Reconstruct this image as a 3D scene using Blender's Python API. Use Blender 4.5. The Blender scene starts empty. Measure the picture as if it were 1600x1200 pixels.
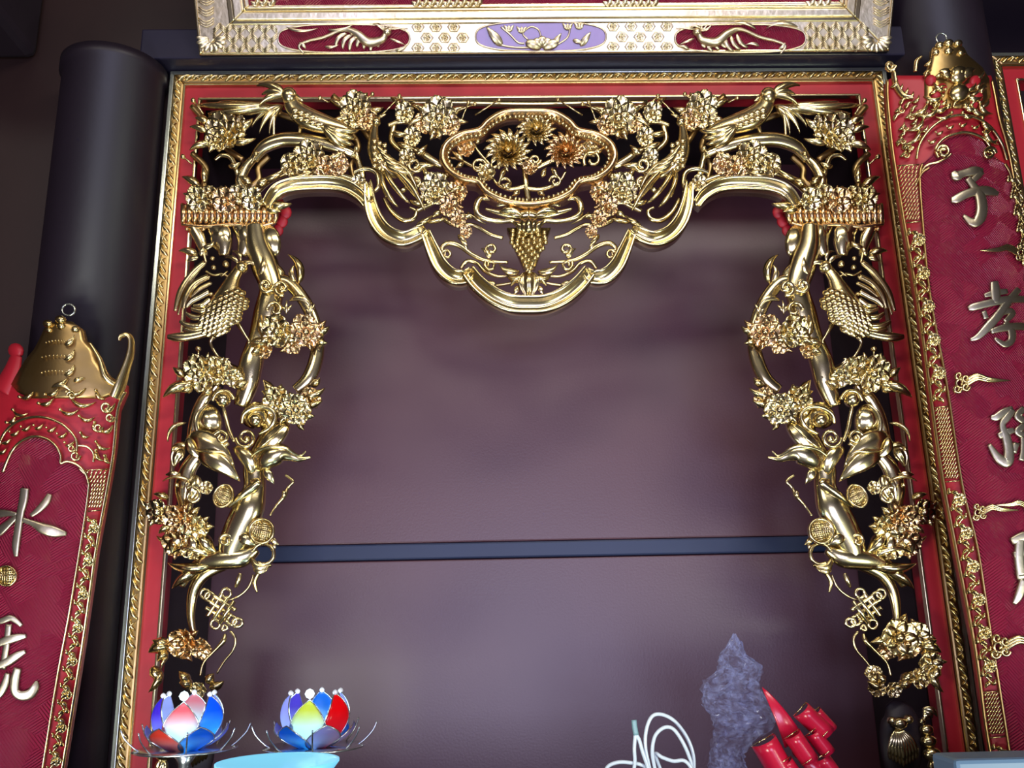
import bpy, math, random
import numpy as np
from mathutils import Vector, Matrix
from mathutils.geometry import tessellate_polygon
random.seed(7)
S = bpy.context.scene
COL = S.collection
PI = math.pi

# ---------------------------------------------------------------- camera
F = 1400.0
CAM = np.array([-0.10760748, -1.77802153, 1.41052021])
YAW, PITCH, ROLL = 0.02710114, 0.25600218, -0.02137099
_cy, _sy, _cp, _sp = math.cos(YAW), math.sin(YAW), math.cos(PITCH), math.sin(PITCH)
_f = np.array([_sy*_cp, _cy*_cp, _sp]); _r0 = np.array([_cy, -_sy, 0.0]); _u0 = np.cross(_r0, _f)
_c, _s = math.cos(ROLL), math.sin(ROLL)
RV = _c*_r0 + _s*_u0; UV = -_s*_r0 + _c*_u0; FV = _f
cam = bpy.data.cameras.new('camera'); co = bpy.data.objects.new('camera', cam); COL.objects.link(co)
cam.sensor_width = 36; cam.lens = 36*F/1600; cam.clip_start = .02; cam.clip_end = 60
co.matrix_world = Matrix(((RV[0], UV[0], -FV[0], CAM[0]), (RV[1], UV[1], -FV[1], CAM[1]), (RV[2], UV[2], -FV[2], CAM[2]), (0, 0, 0, 1)))
S.camera = co

# ---------------------------------------------------------------- world, lights, exposure
W = bpy.data.worlds.new('world'); S.world = W; W.use_nodes = True
_bg = W.node_tree.nodes['Background']; _bg.inputs[0].default_value = (0.34, 0.27, 0.38, 1); _bg.inputs[1].default_value = 0.17
S.view_settings.view_transform = 'Standard'; S.view_settings.look = 'None'
S.view_settings.exposure = 0.0; S.view_settings.gamma = 1.0; S.view_settings.use_curve_mapping = False
def area(name, loc, target, sx, sy, power, color):
    l = bpy.data.lights.new(name, 'AREA'); l.shape = 'RECTANGLE'; l.size = sx; l.size_y = sy; l.energy = power; l.color = color
    o = bpy.data.objects.new(name, l); COL.objects.link(o); o.location = loc
    o.rotation_euler = (Vector(target)-Vector(loc)).to_track_quat('-Z', 'Y').to_euler(); return o
area('ceiling_tube_light', (0.5, -1.9, 3.35), (0.1, 0, 2.3), 1.4, .30, 21, (1.0, .95, .86))
area('ceiling_tube_light', (-1.3, -2.6, 3.3), (-0.2, 0, 2.0), 1.2, .25, 12, (1.0, .93, .82))
area('daylight_from_doorway', (0.25, -4.6, 1.15), (0.0, 0, 1.5), 2.0, 1.5, 90, (.64, .66, 1.0))
area('lamp_beside_altar', (1.2, -1.5, 0.95), (0.4, 0, 1.9), .45, .3, 15, (.90, 1.0, .84))
area('lamp_beside_altar', (-0.75, -1.3, 0.9), (-0.4, 0, 1.9), .45, .3, 13, (.94, 1.0, .90))

# ---------------------------------------------------------------- materials
def new_mat(name):
    m = bpy.data.materials.new(name); m.use_nodes = True; return m, m.node_tree, m.node_tree.nodes['Principled BSDF']
def N(nt, t, **kw):
    n = nt.nodes.new(t)
    for k, v in kw.items():
        if k in n.inputs: n.inputs[k].default_value = v
        else: setattr(n, k, v)
    return n
def basic(name, col, rough=.5, metal=0, noise=0, nscale=20, bump=0, bscale=80, coat=0):
    m, nt, b = new_mat(name)
    b.inputs['Base Color'].default_value = (*col, 1); b.inputs['Roughness'].default_value = rough; b.inputs['Metallic'].default_value = metal
    if coat: b.inputs['Coat Weight'].default_value = coat; b.inputs['Coat Roughness'].default_value = .15
    tc = N(nt, 'ShaderNodeTexCoord')
    if noise:
        n = N(nt, 'ShaderNodeTexNoise', Scale=nscale, Detail=4.0); nt.links.new(tc.outputs['Object'], n.inputs['Vector'])
        mx = N(nt, 'ShaderNodeMixRGB'); mx.inputs[1].default_value = (*[c*(1-noise) for c in col], 1); mx.inputs[2].default_value = (*[min(1, c*(1+noise)) for c in col], 1)
        nt.links.new(n.outputs[0], mx.inputs[0]); nt.links.new(mx.outputs[0], b.inputs['Base Color'])
    if bump:
        n = N(nt, 'ShaderNodeTexNoise', Scale=bscale, Detail=3.0); nt.links.new(tc.outputs['Object'], n.inputs['Vector'])
        bp = N(nt, 'ShaderNodeBump', Strength=bump, Distance=.002); nt.links.new(n.outputs[0], bp.inputs['Height']); nt.links.new(bp.outputs[0], b.inputs['Normal'])
    return m
def gold_mat(name, col=(.74, .61, .31), rough=.25, bump=.10, bscale=90, pattern=None, pscale=60):
    m, nt, b = new_mat(name)
    b.inputs['Metallic'].default_value = 1.0; b.inputs['Roughness'].default_value = rough
    tc = N(nt, 'ShaderNodeTexCoord')
    n1 = N(nt, 'ShaderNodeTexNoise', Scale=9.0, Detail=5.0); nt.links.new(tc.outputs['Object'], n1.inputs['Vector'])
    cr = N(nt, 'ShaderNodeValToRGB'); cr.color_ramp.elements[0].position = .32; cr.color_ramp.elements[1].position = .68
    cr.color_ramp.elements[0].color = (col[0]*.86, col[1]*.78, col[2]*.66, 1); cr.color_ramp.elements[1].color = (col[0]*1.04, col[1]*1.04, col[2]*1.12, 1)
    nt.links.new(n1.outputs[0], cr.inputs[0]); nt.links.new(cr.outputs[0], b.inputs['Base Color'])
    n2 = N(nt, 'ShaderNodeTexNoise', Scale=float(bscale), Detail=3.0); nt.links.new(tc.outputs['Object'], n2.inputs['Vector'])
    bp = N(nt, 'ShaderNodeBump', Strength=bump, Distance=.002); nt.links.new(n2.outputs[0], bp.inputs['Height'])
    last = bp
    if pattern:
        mp = N(nt, 'ShaderNodeMapping'); mp.inputs['Rotation'].default_value = (0, PI/4, 0); nt.links.new(tc.outputs['Object'], mp.inputs['Vector'])
        w1 = N(nt, 'ShaderNodeTexWave', Scale=float(pscale)); w1.bands_direction = 'X'; w2 = N(nt, 'ShaderNodeTexWave', Scale=float(pscale)); w2.bands_direction = 'Z'
        ck = N(nt, 'ShaderNodeTexChecker', Scale=float(pscale)*pattern)
        for w in (w1, w2, ck): nt.links.new(mp.outputs[0], w.inputs['Vector'])
        mx = N(nt, 'ShaderNodeMixRGB'); nt.links.new(ck.outputs[1], mx.inputs[0]); nt.links.new(w1.outputs[0], mx.inputs[1]); nt.links.new(w2.outputs[0], mx.inputs[2])
        b2 = N(nt, 'ShaderNodeBump', Strength=.9, Distance=.004); nt.links.new(mx.outputs[0], b2.inputs['Height']); nt.links.new(bp.outputs[0], b2.inputs['Normal']); last = b2
    nt.links.new(last.outputs[0], b.inputs['Normal']); return m
def hatched_red(name):
    # lacquer-red ground cut all over with short crossing chisel strokes
    m, nt, b = new_mat(name)
    b.inputs['Base Color'].default_value = (.50, .020, .085, 1); b.inputs['Roughness'].default_value = .38
    b.inputs['Metallic'].default_value = .15; b.inputs['Coat Weight'].default_value = 1.0; b.inputs['Coat Roughness'].default_value = .16
    tc = N(nt, 'ShaderNodeTexCoord')
    vo = N(nt, 'ShaderNodeTexVoronoi', Scale=26.0); nt.links.new(tc.outputs['Object'], vo.inputs['Vector'])
    ws = []
    for r in (PI/5, -PI/3.2):
        mp = N(nt, 'ShaderNodeMapping'); mp.inputs['Rotation'].default_value = (0, r, 0); nt.links.new(tc.outputs['Object'], mp.inputs['Vector'])
        w = N(nt, 'ShaderNodeTexWave', Scale=78.0, Distortion=.6); w.bands_direction = 'Z'; nt.links.new(mp.outputs[0], w.inputs['Vector']); ws.append(w)
    sp = N(nt, 'ShaderNodeSeparateColor'); nt.links.new(vo.outputs['Color'], sp.inputs[0])
    gt = N(nt, 'ShaderNodeMath', operation='GREATER_THAN'); gt.inputs[1].default_value = .5; nt.links.new(sp.outputs[0], gt.inputs[0])
    mx = N(nt, 'ShaderNodeMixRGB'); nt.links.new(gt.outputs[0], mx.inputs[0]); nt.links.new(ws[0].outputs[0], mx.inputs[1]); nt.links.new(ws[1].outputs[0], mx.inputs[2])
    bp = N(nt, 'ShaderNodeBump', Strength=1.0, Distance=.008); nt.links.new(mx.outputs[0], bp.inputs['Height']); nt.links.new(bp.outputs[0], b.inputs['Normal']); nt.links.new(bp.outputs[0], b.inputs['Coat Normal'])
    return m
M = {
 'gold': gold_mat('gilded_wood'),
 'gold_smooth': gold_mat('burnished_gilding', col=(.80, .69, .38), rough=.21, bump=.08, bscale=40),
 'gold_red_reflect': gold_mat('gilding_with_red_reflection', col=(.74, .50, .25), rough=.26, bump=.1),  # red surroundings mirrored in the gold, painted in as a coppery tone
 'gold_pale': gold_mat('pale_gilding', col=(.84, .73, .50), rough=.36, bump=.4, bscale=70),
 'gold_char': gold_mat('matt_gilding', col=(.58, .52, .38), rough=.36, bump=.2),
 'gold_dark': gold_mat('brown_gilding', col=(.52, .36, .15), rough=.34),  # darker, browner gilding tone
 'red': basic('red_lacquer', (.40, .010, .022), .50, 0, .12, 12, .15, 60),
 'red_hatch': hatched_red('chiselled_red_lacquer'),
 'violet': basic('violet_reflection_lacquer', (.16, .05, .24), .22, 0, .2, 30, .3, 60, .5),  # cool reflection on red lacquer, painted as a violet base colour
 'panel': basic('maroon_painted_board', (.095, .024, .042), .42, 0, .10, 3, .12, 200),
 'batten': basic('slate_dark_batten', (.018, .030, .085), .40, 0, .1, 8),
 'dark': basic('dark_lacquered_wood', (.016, .008, .014), .55, 0, .3, 6, .1, 60),
 'dark_brown': basic('dark_brown_wood', (.022, .008, .007), .5, 0, .3, 5, .1, 60),
 'beam': basic('blue_black_lacquer', (.020, .017, .034), .30, 0, .2, 6, .1, 50),
 'edge': basic('silvered_edge_strip', (.55, .58, .50), .22, .9),
}

M['panel'].node_tree.nodes['Principled BSDF'].inputs['Specular IOR Level'].default_value = .95
M['pillar'] = basic('pillar_lacquer', (.012, .006, .012), .50, 0, .3, 5, .1, 60)
# ---------------------------------------------------------------- mapping traced shapes onto real planes
K = 0.00125                                   # metres per drawing unit of relief
class Plane:
    def __init__(s, o, n, curve=None):
        s.o = np.array(o, float); s.n = np.array(n, float); s.n /= np.linalg.norm(s.n); s.curve = curve
    def __call__(s, V):
        V = np.asarray(V, float); px, py, h, hc = V.T
        if s.curve is not None:
            d = s.curve(px, py); h = h+d; hc = hc+d
        D = FV[None, :]*F + np.outer(px-800, RV) + np.outer(600-py, UV)
        O = s.o[None, :] + np.outer(hc*K, s.n)
        t = ((O-CAM)*s.n).sum(1)/(D@s.n)
        return CAM + D*t[:, None] + np.outer((h-hc)*K, s.n)
    def pt(s, x, y, h=0): return s(np.array([[x, y, h, h]]))[0]
MAIN = Plane((0, 0, 0), (0, -1, 0))
def axis_side(py): return 825 + (py-115)*0.0291
def axis_mid(py): return 826 + 0*py

def tag(o, label=None, cat=None, group=None, kind=None):
    if label: o['label'] = label
    if cat: o['category'] = cat
    if group: o['group'] = group
    if kind: o['kind'] = kind
    return o
def empty(name, loc, label, cat, group=None):
    o = bpy.data.objects.new(name, None); COL.objects.link(o); o.location = loc; o.empty_display_size = .05
    return tag(o, label, cat, group)
def mesh_obj(name, V, Fc, mat, parent=None, smooth=True, mats=None, midx=None):
    off = np.array(world_loc(parent)) if parent else np.zeros(3)
    V = np.asarray(V, float)-off
    me = bpy.data.meshes.new(name); me.from_pydata(V.tolist(), [], Fc); me.materials.append(mat)
    for m in mats or []: me.materials.append(m)
    if midx:
        for i, k in enumerate(midx): me.polygons[i].material_index = k
    me.polygons.foreach_set('use_smooth', [smooth]*len(me.polygons)); me.update()
    import bmesh
    bm = bmesh.new(); bm.from_mesh(me); bmesh.ops.recalc_face_normals(bm, faces=bm.faces); bm.to_mesh(me); bm.free()
    o = bpy.data.objects.new(name, me); COL.objects.link(o)
    if parent: o.parent = parent
    return o
def world_loc(o):
    v = Vector((0, 0, 0))
    while o: v += Vector(o.location); o = o.parent
    return v

def spline(P, sub=6, closed=False):
    P = np.asarray(P, float); n = len(P)
    if n == 2: return np.array([P[0]+(P[1]-P[0])*i/sub for i in range(sub+1)])
    out = []
    segs = n if closed else n-1
    for i in range(segs):
        if closed: a, b, c, d = P[(i-1) % n], P[i], P[(i+1) % n], P[(i+2) % n]
        else: a, b, c, d = P[max(i-1, 0)], P[i], P[i+1], P[min(i+2, n-1)]
        for k in range(sub):
            t = k/sub; out.append(.5*((2*b)+(-a+c)*t+(2*a-5*b+4*c-d)*t*t+(-a+3*b-3*c+d)*t**3))
    if not closed: out.append(P[-1])
    return np.array(out)

class G:
    """collects shapes drawn in picture units (x, y down, relief h) for one mesh"""
    def __init__(s): s.V = []; s.F = []; s.cut = []
    def mk(s): s.cut.append((len(s.V), len(s.F))); return s
    def pieces(s):
        c = s.cut+[(len(s.V), len(s.F))]; out = []
        if c[0] != (0, 0): c = [(0, 0)]+c
        for (v0, f0), (v1, f1) in zip(c, c[1:]):
            if f1 > f0: g = G(); g.V = s.V[v0:v1]; g.F = [tuple(i-v0 for i in f) for f in s.F[f0:f1]]; out.append(g)
        return out
    def add(s, verts, faces):
        b = len(s.V); s.V += verts; s.F += [tuple(b+i for i in f) for f in faces]
    def sweep(s, C, rings, closed, cap=True):
        m = len(rings[0]); n = len(rings); vs = []; fs = []
        for r in rings: vs += r
        for i in range(n if closed else n-1):
            a, b = i*m, ((i+1) % n)*m
            for j in range(m): fs.append((a+j, a+(j+1) % m, b+(j+1) % m, b+j))
        if not closed and cap: fs += [tuple(range(m-1, -1, -1)), tuple((n-1)*m+j for j in range(m))]
        s.add(vs, fs)
    def tube(s, pts, r, n=8, flat=1.0, closed=False, sub=6, sq=1.0):
        """pts (x,y,h); r scalar or one per point"""
        rr = [r]*len(pts) if not hasattr(r, '__len__') else list(r)
        P = spline([(p[0], p[1], p[2], q) for p, q in zip(pts, rr)], sub, closed)
        rings = []; L = len(P)
        for i in range(L):
            a = P[(i-1) % L] if closed else P[max(i-1, 0)]; b = P[(i+1) % L] if closed else P[min(i+1, L-1)]
            t = (b-a)[:3]; t /= (np.linalg.norm(t)+1e-9)
            sd = np.cross(t, (0, 0, 1)); l = np.linalg.norm(sd); sd = sd/l if l > 1e-6 else np.array([1., 0, 0]); up = np.cross(sd, t)
            if up[2] < 0: up = -up
            rad = max(P[i][3], .15); ring = []
            for k in range(n):
                th = 2*PI*k/n; sn = math.sin(th); cs = math.cos(th); q = P[i][:3]+sd*rad*math.copysign(abs(cs)**sq, cs)+up*rad*flat*math.copysign(abs(sn)**sq, sn); ring.append((q[0], q[1], q[2], P[i][2]))
            rings.append(ring)
        s.sweep(P, rings, closed)
    def band(s, pts, prof, closed=False, sub=6, w=None):
        """sweep a closed profile [(across, height)] along (x,y,h); across>0 is to the right of travel"""
        ww = [1]*len(pts) if w is None else w
        P = spline([(p[0], p[1], p[2], q) for p, q in zip(pts, ww)], sub, closed); rings = []; L = len(P); top = .75*max(v for u, v in prof)
        for i in range(L):
            a = P[(i-1) % L] if closed else P[max(i-1, 0)]; b = P[(i+1) % L] if closed else P[min(i+1, L-1)]
            t = (b-a)[:2]; t /= (np.linalg.norm(t)+1e-9); nx, ny = -t[1], t[0]
            rings.append([(P[i][0]+nx*u*P[i][3], P[i][1]+ny*u*P[i][3], P[i][2]+v, P[i][2]+top) for u, v in prof])
        s.sweep(P, rings, closed)
    def ball(s, x, y, h, r, n=10, m=6, sz=1.0, sy=1.0):
        vs = [(x, y, h+r*sz, h)]; fs = []
        for i in range(1, m):
            a = PI*i/m
            for k in range(n):
                b = 2*PI*k/n; vs.append((x+r*math.sin(a)*math.cos(b), y+r*sy*math.sin(a)*math.sin(b), h+r*sz*math.cos(a), h))
        vs.append((x, y, h-r*sz, h))
        for k in range(n): fs.append((0, 1+k, 1+(k+1) % n))
        for i in range(m-2):
            for k in range(n): a = 1+i*n; fs.append((a+k, a+n+k, a+n+(k+1) % n, a+(k+1) % n))
        a = 1+(m-2)*n
        for k in range(n): fs.append((a+k, len(vs)-1, a+(k+1) % n))
        s.add(vs, fs)
    def shell(s, grid, th, hc):
        """grid[i][j]=(x,y,h) -> closed thick sheet"""
        nu, nv = len(grid), len(grid[0]); vs = [(p[0], p[1], p[2], hc) for r in grid for p in r]; vs += [(p[0], p[1], p[2]-th, hc) for r in grid for p in r]
        o = nu*nv; fs = []
        for i in range(nu-1):
            for j in range(nv-1):
                a = i*nv+j; fs.append((a, a+1, a+nv+1, a+nv)); fs.append((o+a, o+a+nv, o+a+nv+1, o+a+1))
        for i in range(nu-1):
            a = i*nv; fs.append((a, a+nv, o+a+nv, o+a)); a = i*nv+nv-1; fs.append((a, o+a, o+a+nv, a+nv))
        for j in range(nv-1):
            fs.append((j, o+j, o+j+1, j+1)); a = (nu-1)*nv+j; fs.append((a, a+1, o+a+1, o+a))
        s.add(vs, fs)
    def leaf(s, a, b, Wd, h=20, h1=None, bow=0.0, arch=.12, ridge=.28, groove=0, shape='leaf', th=3, nu=12, nv=7, serr=0):
        h1 = h if h1 is None else h1
        ax, ay = a; bx, by = b; L = math.hypot(bx-ax, by-ay)+1e-6; ux, uy = (bx-ax)/L, (by-ay)/L; nx, ny = -uy, ux
        g = []
        if groove: nv = 4*groove+1
        for i in range(nu+1):
            t = i/nu; cx = ax+ux*L*t+nx*bow*L*4*t*(1-t); cy = ay+uy*L*t+ny*bow*L*4*t*(1-t)
            dt = bow*4*(1-2*t); tl = math.hypot(1, dt); tx, ty = (ux+nx*dt)/tl, (uy+ny*dt)/tl; px, py = -ty, tx
            if shape == 'leaf': w = math.sin(PI*min(1, t**.8))**.85*(1-.25*t)+.06*(1-t)
            elif shape == 'feather': w = min(1, .35+t*3)*math.sqrt(max(0, 1-t**5))
            elif shape == 'horn': w = (1-t)**.7
            else: w = math.sqrt(max(0, 1-(2*t-1)**2))
            if serr: w *= 1+serr*(((t*4) % 1)-.5)
            w = max(w*Wd/2, .25); row = []
            hh = h+(h1-h)*t+arch*L*4*t*(1-t)
            for j in range(nv):
                v = -1+2*j/(nv-1); z = hh+(1-abs(v))*ridge*w
                if groove: z += .35*w/groove*math.cos(v*PI*groove)
                row.append((cx+px*v*w, cy+py*v*w, z))
            g.append(row)
        s.shell(g, th, (h+h1)/2)
    def flower(s, x, y, R, h=30, n=5, rings=1, tilt=(0, 0), boss=.26, cup=.35, ph=0, point=0, beads=0):
        tx, ty = tilt
        def tf(dx, dy, dz): return (x+dx, y+dy, h+dz+dx*tx+dy*ty)
        for k in range(rings):
            Rk = R*(1-.42*k); base = k*R*.16; cu = cup*(1+k*.7)
            for i in range(n):
                a = ph+2*PI*(i+.5*k)/n; ca, sa = math.cos(a), math.sin(a); wm = Rk*math.sin(PI/n)*(.98+.1*k); g = []
                for iu in range(7):
                    u = iu/6; r = Rk*(.12+.88*u)
                    w = wm*(max(0, 1-(1.55*u-.62)**2/.87**2)**.5 if not point else math.sin(PI*(.12+.88*u)**.9)**.8)
                    w = max(w, .4); row = []
                    for jv in range(5):
                        v = -1+jv/2; z = base+Rk*cu*u*u+.22*w*v*v-(.25*Rk*max(0, u-.8)*2 if not point else 0)
                        q = r-(.10*Rk*(v*v) if u > .9 else 0)
                        row.append(tf(ca*q-sa*v*w, sa*q+ca*v*w, z))
                    g.append(row)
                s.shell(g, 2.2, h+base)
        top = (rings-1)*R*.16+R*.12
        if boss: b = tf(0, 0, top); s.ball(b[0], b[1], b[2], R*boss, 10, 6)
        for i in range(beads):
            a = 2*PI*i/beads; b = tf(math.cos(a)*R*boss*1.4, math.sin(a)*R*boss*1.4, top); s.ball(b[0], b[1], b[2], R*.08, 6, 4)
    def scroll(s, x, y, R, r, h=25, turns=1.3, start=0, dirn=1, r1=None, end=.3):
        n = int(10*turns)+2; pts = []; rr = []
        for i in range(n):
            t = i/(n-1); a = start+dirn*2*PI*turns*t; q = R*(1-(1-end)*t); pts.append((x+q*math.cos(a), y+q*math.sin(a), h+t*4)); rr.append(r*(1-t)+(r1 or r*.8)*t)
        s.tube(pts, rr, 8, 1.1, sub=3)
    def stem(s, x0, y0, x1, y1, h=34, h1=None, r=1.1, ball=3.2):
        h1 = h if h1 is None else h1
        s.tube([(x0, y0, h), (x1, y1, h1)], [r*1.2, r], 6, sub=2)
        if ball: s.ball(x1, y1, h1, ball, 10, 6)
    def disc(s, x, y, R, h=30, rim=3, tilt=(0, 0), sx=1.0, rot=0, hatch=4, hr=.8):
        tx, ty = tilt; cr, sr = math.cos(rot), math.sin(rot)
        def tf(dx, dy, dz):
            dx *= sx; ex, ey = dx*cr-dy*sr, dx*sr+dy*cr
            return (x+ex, y+ey, h+dz+ex*tx+ey*ty, h)
        prof = [(0, -5), (R*.85, -5), (R, -3), (R, 2), (R-rim*.5, 4), (R-rim, 2), (R-rim*1.3, .5), (0, 2.5)]; n = 28; vs = []; fs = []
        for q, z in prof[1:-1]:
            for k in range(n): a = 2*PI*k/n; vs.append(tf(q*math.cos(a), q*math.sin(a), z))
        m = len(prof)-2
        for i in range(m-1):
            for k in range(n): fs.append((i*n+k, i*n+(k+1) % n, (i+1)*n+(k+1) % n, (i+1)*n+k))
        vs.append(tf(0, 0, -5)); vs.append(tf(0, 0, 2.5))
        for k in range(n): fs.append((len(vs)-2, (k+1) % n, k)); fs.append((len(vs)-1, (m-1)*n+k, (m-1)*n+(k+1) % n))
        s.add(vs, fs)
        Ri = R-rim*1.4
        for i in range(-hatch, hatch+1):
            q = Ri*i/(hatch+.7); c = math.sqrt(max(0, Ri*Ri-q*q))*.95
            for (p0, p1) in (((q, -c), (q, c)), ((-c, q), (c, q))):
                A = tf(p0[0], p0[1], 2.4); B = tf(p1[0], p1[1], 2.4); s.tube([A[:3], B[:3]], hr, 4, sub=2)
    def poly(s, pts, h0, h1, inset=0):
        n = len(pts); tri = tessellate_polygon([[Vector((p[0], p[1], 0)) for p in pts]])
        cx = sum(p[0] for p in pts)/n; cy = sum(p[1] for p in pts)/n
        vs = [(p[0], p[1], h0, (h0+h1)/2) for p in pts]+[(p[0]+(cx-p[0])*inset, p[1]+(cy-p[1])*inset, h1, (h0+h1)/2) for p in pts]
        fs = [tuple(t) for t in tri]+[tuple(n+i for i in reversed(t)) for t in tri]+[(i, (i+1) % n, n+(i+1) % n, n+i) for i in range(n)]
        s.add(vs, fs)
    def quadbox(s, pts, h0, h1, d=None):
        """straight board: four corners, back h0, front h1"""
        vs = [(p[0], p[1], h0, h1) for p in pts]+[(p[0], p[1], h1, h1) for p in pts]
        s.add(vs, [(0, 1, 2, 3), (4, 7, 6, 5)]+[(i, (i+1) % 4, 4+(i+1) % 4, 4+i) for i in range(4)])
    def build(s, name, mat, parent=None, plane=MAIN, mirror=None, smooth=True):
        V = np.array(s.V, float)
        if mirror is not None: V[:, 0] = 2*mirror(V[:, 1])-V[:, 0]
        return mesh_obj(name, plane(V), s.F, mat, parent, smooth)

def box(name, lo, hi, mat, parent=None, kind=None, bevel=0.004):
    x0, y0, z0 = lo; x1, y1, z1 = hi
    V = [(x, y, z) for x in (x0, x1) for y in (y0, y1) for z in (z0, z1)]
    o = mesh_obj(name, V, [(0, 1, 3, 2), (4, 6, 7, 5), (0, 4, 5, 1), (2, 3, 7, 6), (0, 2, 6, 4), (1, 5, 7, 3)], mat, parent, False)
    if bevel: md = o.modifiers.new('bevel', 'BEVEL'); md.width = bevel; md.segments = 2
    if kind: o['kind'] = kind
    return o
def lathe(prof, c, n=40, sx=1):
    """prof (r,z) about centre c -> verts, faces (open ends closed if r=0)"""
    V = []; Fc = []
    for r, z in prof:
        for k in range(n): a = 2*PI*k/n; V.append((c[0]+r*math.cos(a), c[1]+r*math.sin(a), c[2]+z))
    for i in range(len(prof)-1):
        for k in range(n): Fc.append((i*n+k, i*n+(k+1) % n, (i+1)*n+(k+1) % n, (i+1)*n+k))
    return V, Fc

# ================================================================= structure of the hall
ZT = 2.6; XO = .80; ZTAB = 1.055; YB = .36
box('floor', (-4, -6, -.05), (4, 1.2, 0), M['dark_brown'], kind='structure', bevel=0)
box('ceiling', (-4, -6, 3.7), (4, 1.2, 3.75), M['dark'], kind='structure', bevel=0)
box('wall_left', (-2.3, -1.2, 0), (-2.2, 1.2, 3.7), M['dark_brown'], kind='structure', bevel=0)
box('wall_right', (2.6, -1.2, 0), (2.7, 1.2, 3.7), M['dark_brown'], kind='structure', bevel=0)
box('wall_back', (-2.2, YB+.035, 0), (2.6, YB+.10, 3.7), M['dark'], kind='structure', bevel=0)
# partition of the shrine front beside and above the opening
box('wall_front', (-2.2, .03, 0), (-XO+.03, .08, 3.7), M['dark_brown'], kind='structure', bevel=0)
box('wall_front', (-XO+.03, .03, ZT-.03), (XO-.03, .08, 3.7), M['dark'], kind='structure', bevel=0)
box('wall_front', (XO-.03, .03, 0), (1.06, .08, 3.7), M['dark'], kind='structure', bevel=0)
box('wall_front', (-XO+.03, .03, 0), (XO-.03, .08, ZTAB-.06), M['dark'], kind='structure', bevel=0)
# niche: painted back board in two lengths with a batten across the joint, dark cheeks and top
zb0 = MAIN.pt(820, 869, 0); BKP = Plane((0, YB, 0), (0, -1, 0))
zb0, zb1 = BKP.pt(820, 871)[2], BKP.pt(820, 846)[2]
nb = empty('niche_back_board', (0, YB, ZTAB), 'tall maroon painted board closing the back of the shrine niche', 'panel')
box('board', (-.80, YB, ZTAB), (.80, YB+.03, zb0-.001), M['panel'], nb).location = (0, 0, 0)
box('board', (-.80, YB, zb1+.001), (.80, YB+.03, 2.62), M['panel'], nb)
tag(box('batten', (-.80, YB-.006, zb0), (.80, YB+.03, zb1), M['batten'], nb), 'dark slate blue cross batten')
box('trim_1', (-XO, .08, ZTAB), (-XO+.045, YB, 2.62), M['dark'], kind='structure')
box('trim_2', (XO-.045, .08, ZTAB), (XO, YB, 2.62), M['dark'], kind='structure')
box('trim_3', (-XO+.045, .08, 2.56), (XO-.045, YB, 2.62), M['dark'], kind='structure')

box('trim_4', (-XO+.045, -.10, ZTAB-.06), (XO-.045, YB, ZTAB-.003), M['dark'], kind='structure')
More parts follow.
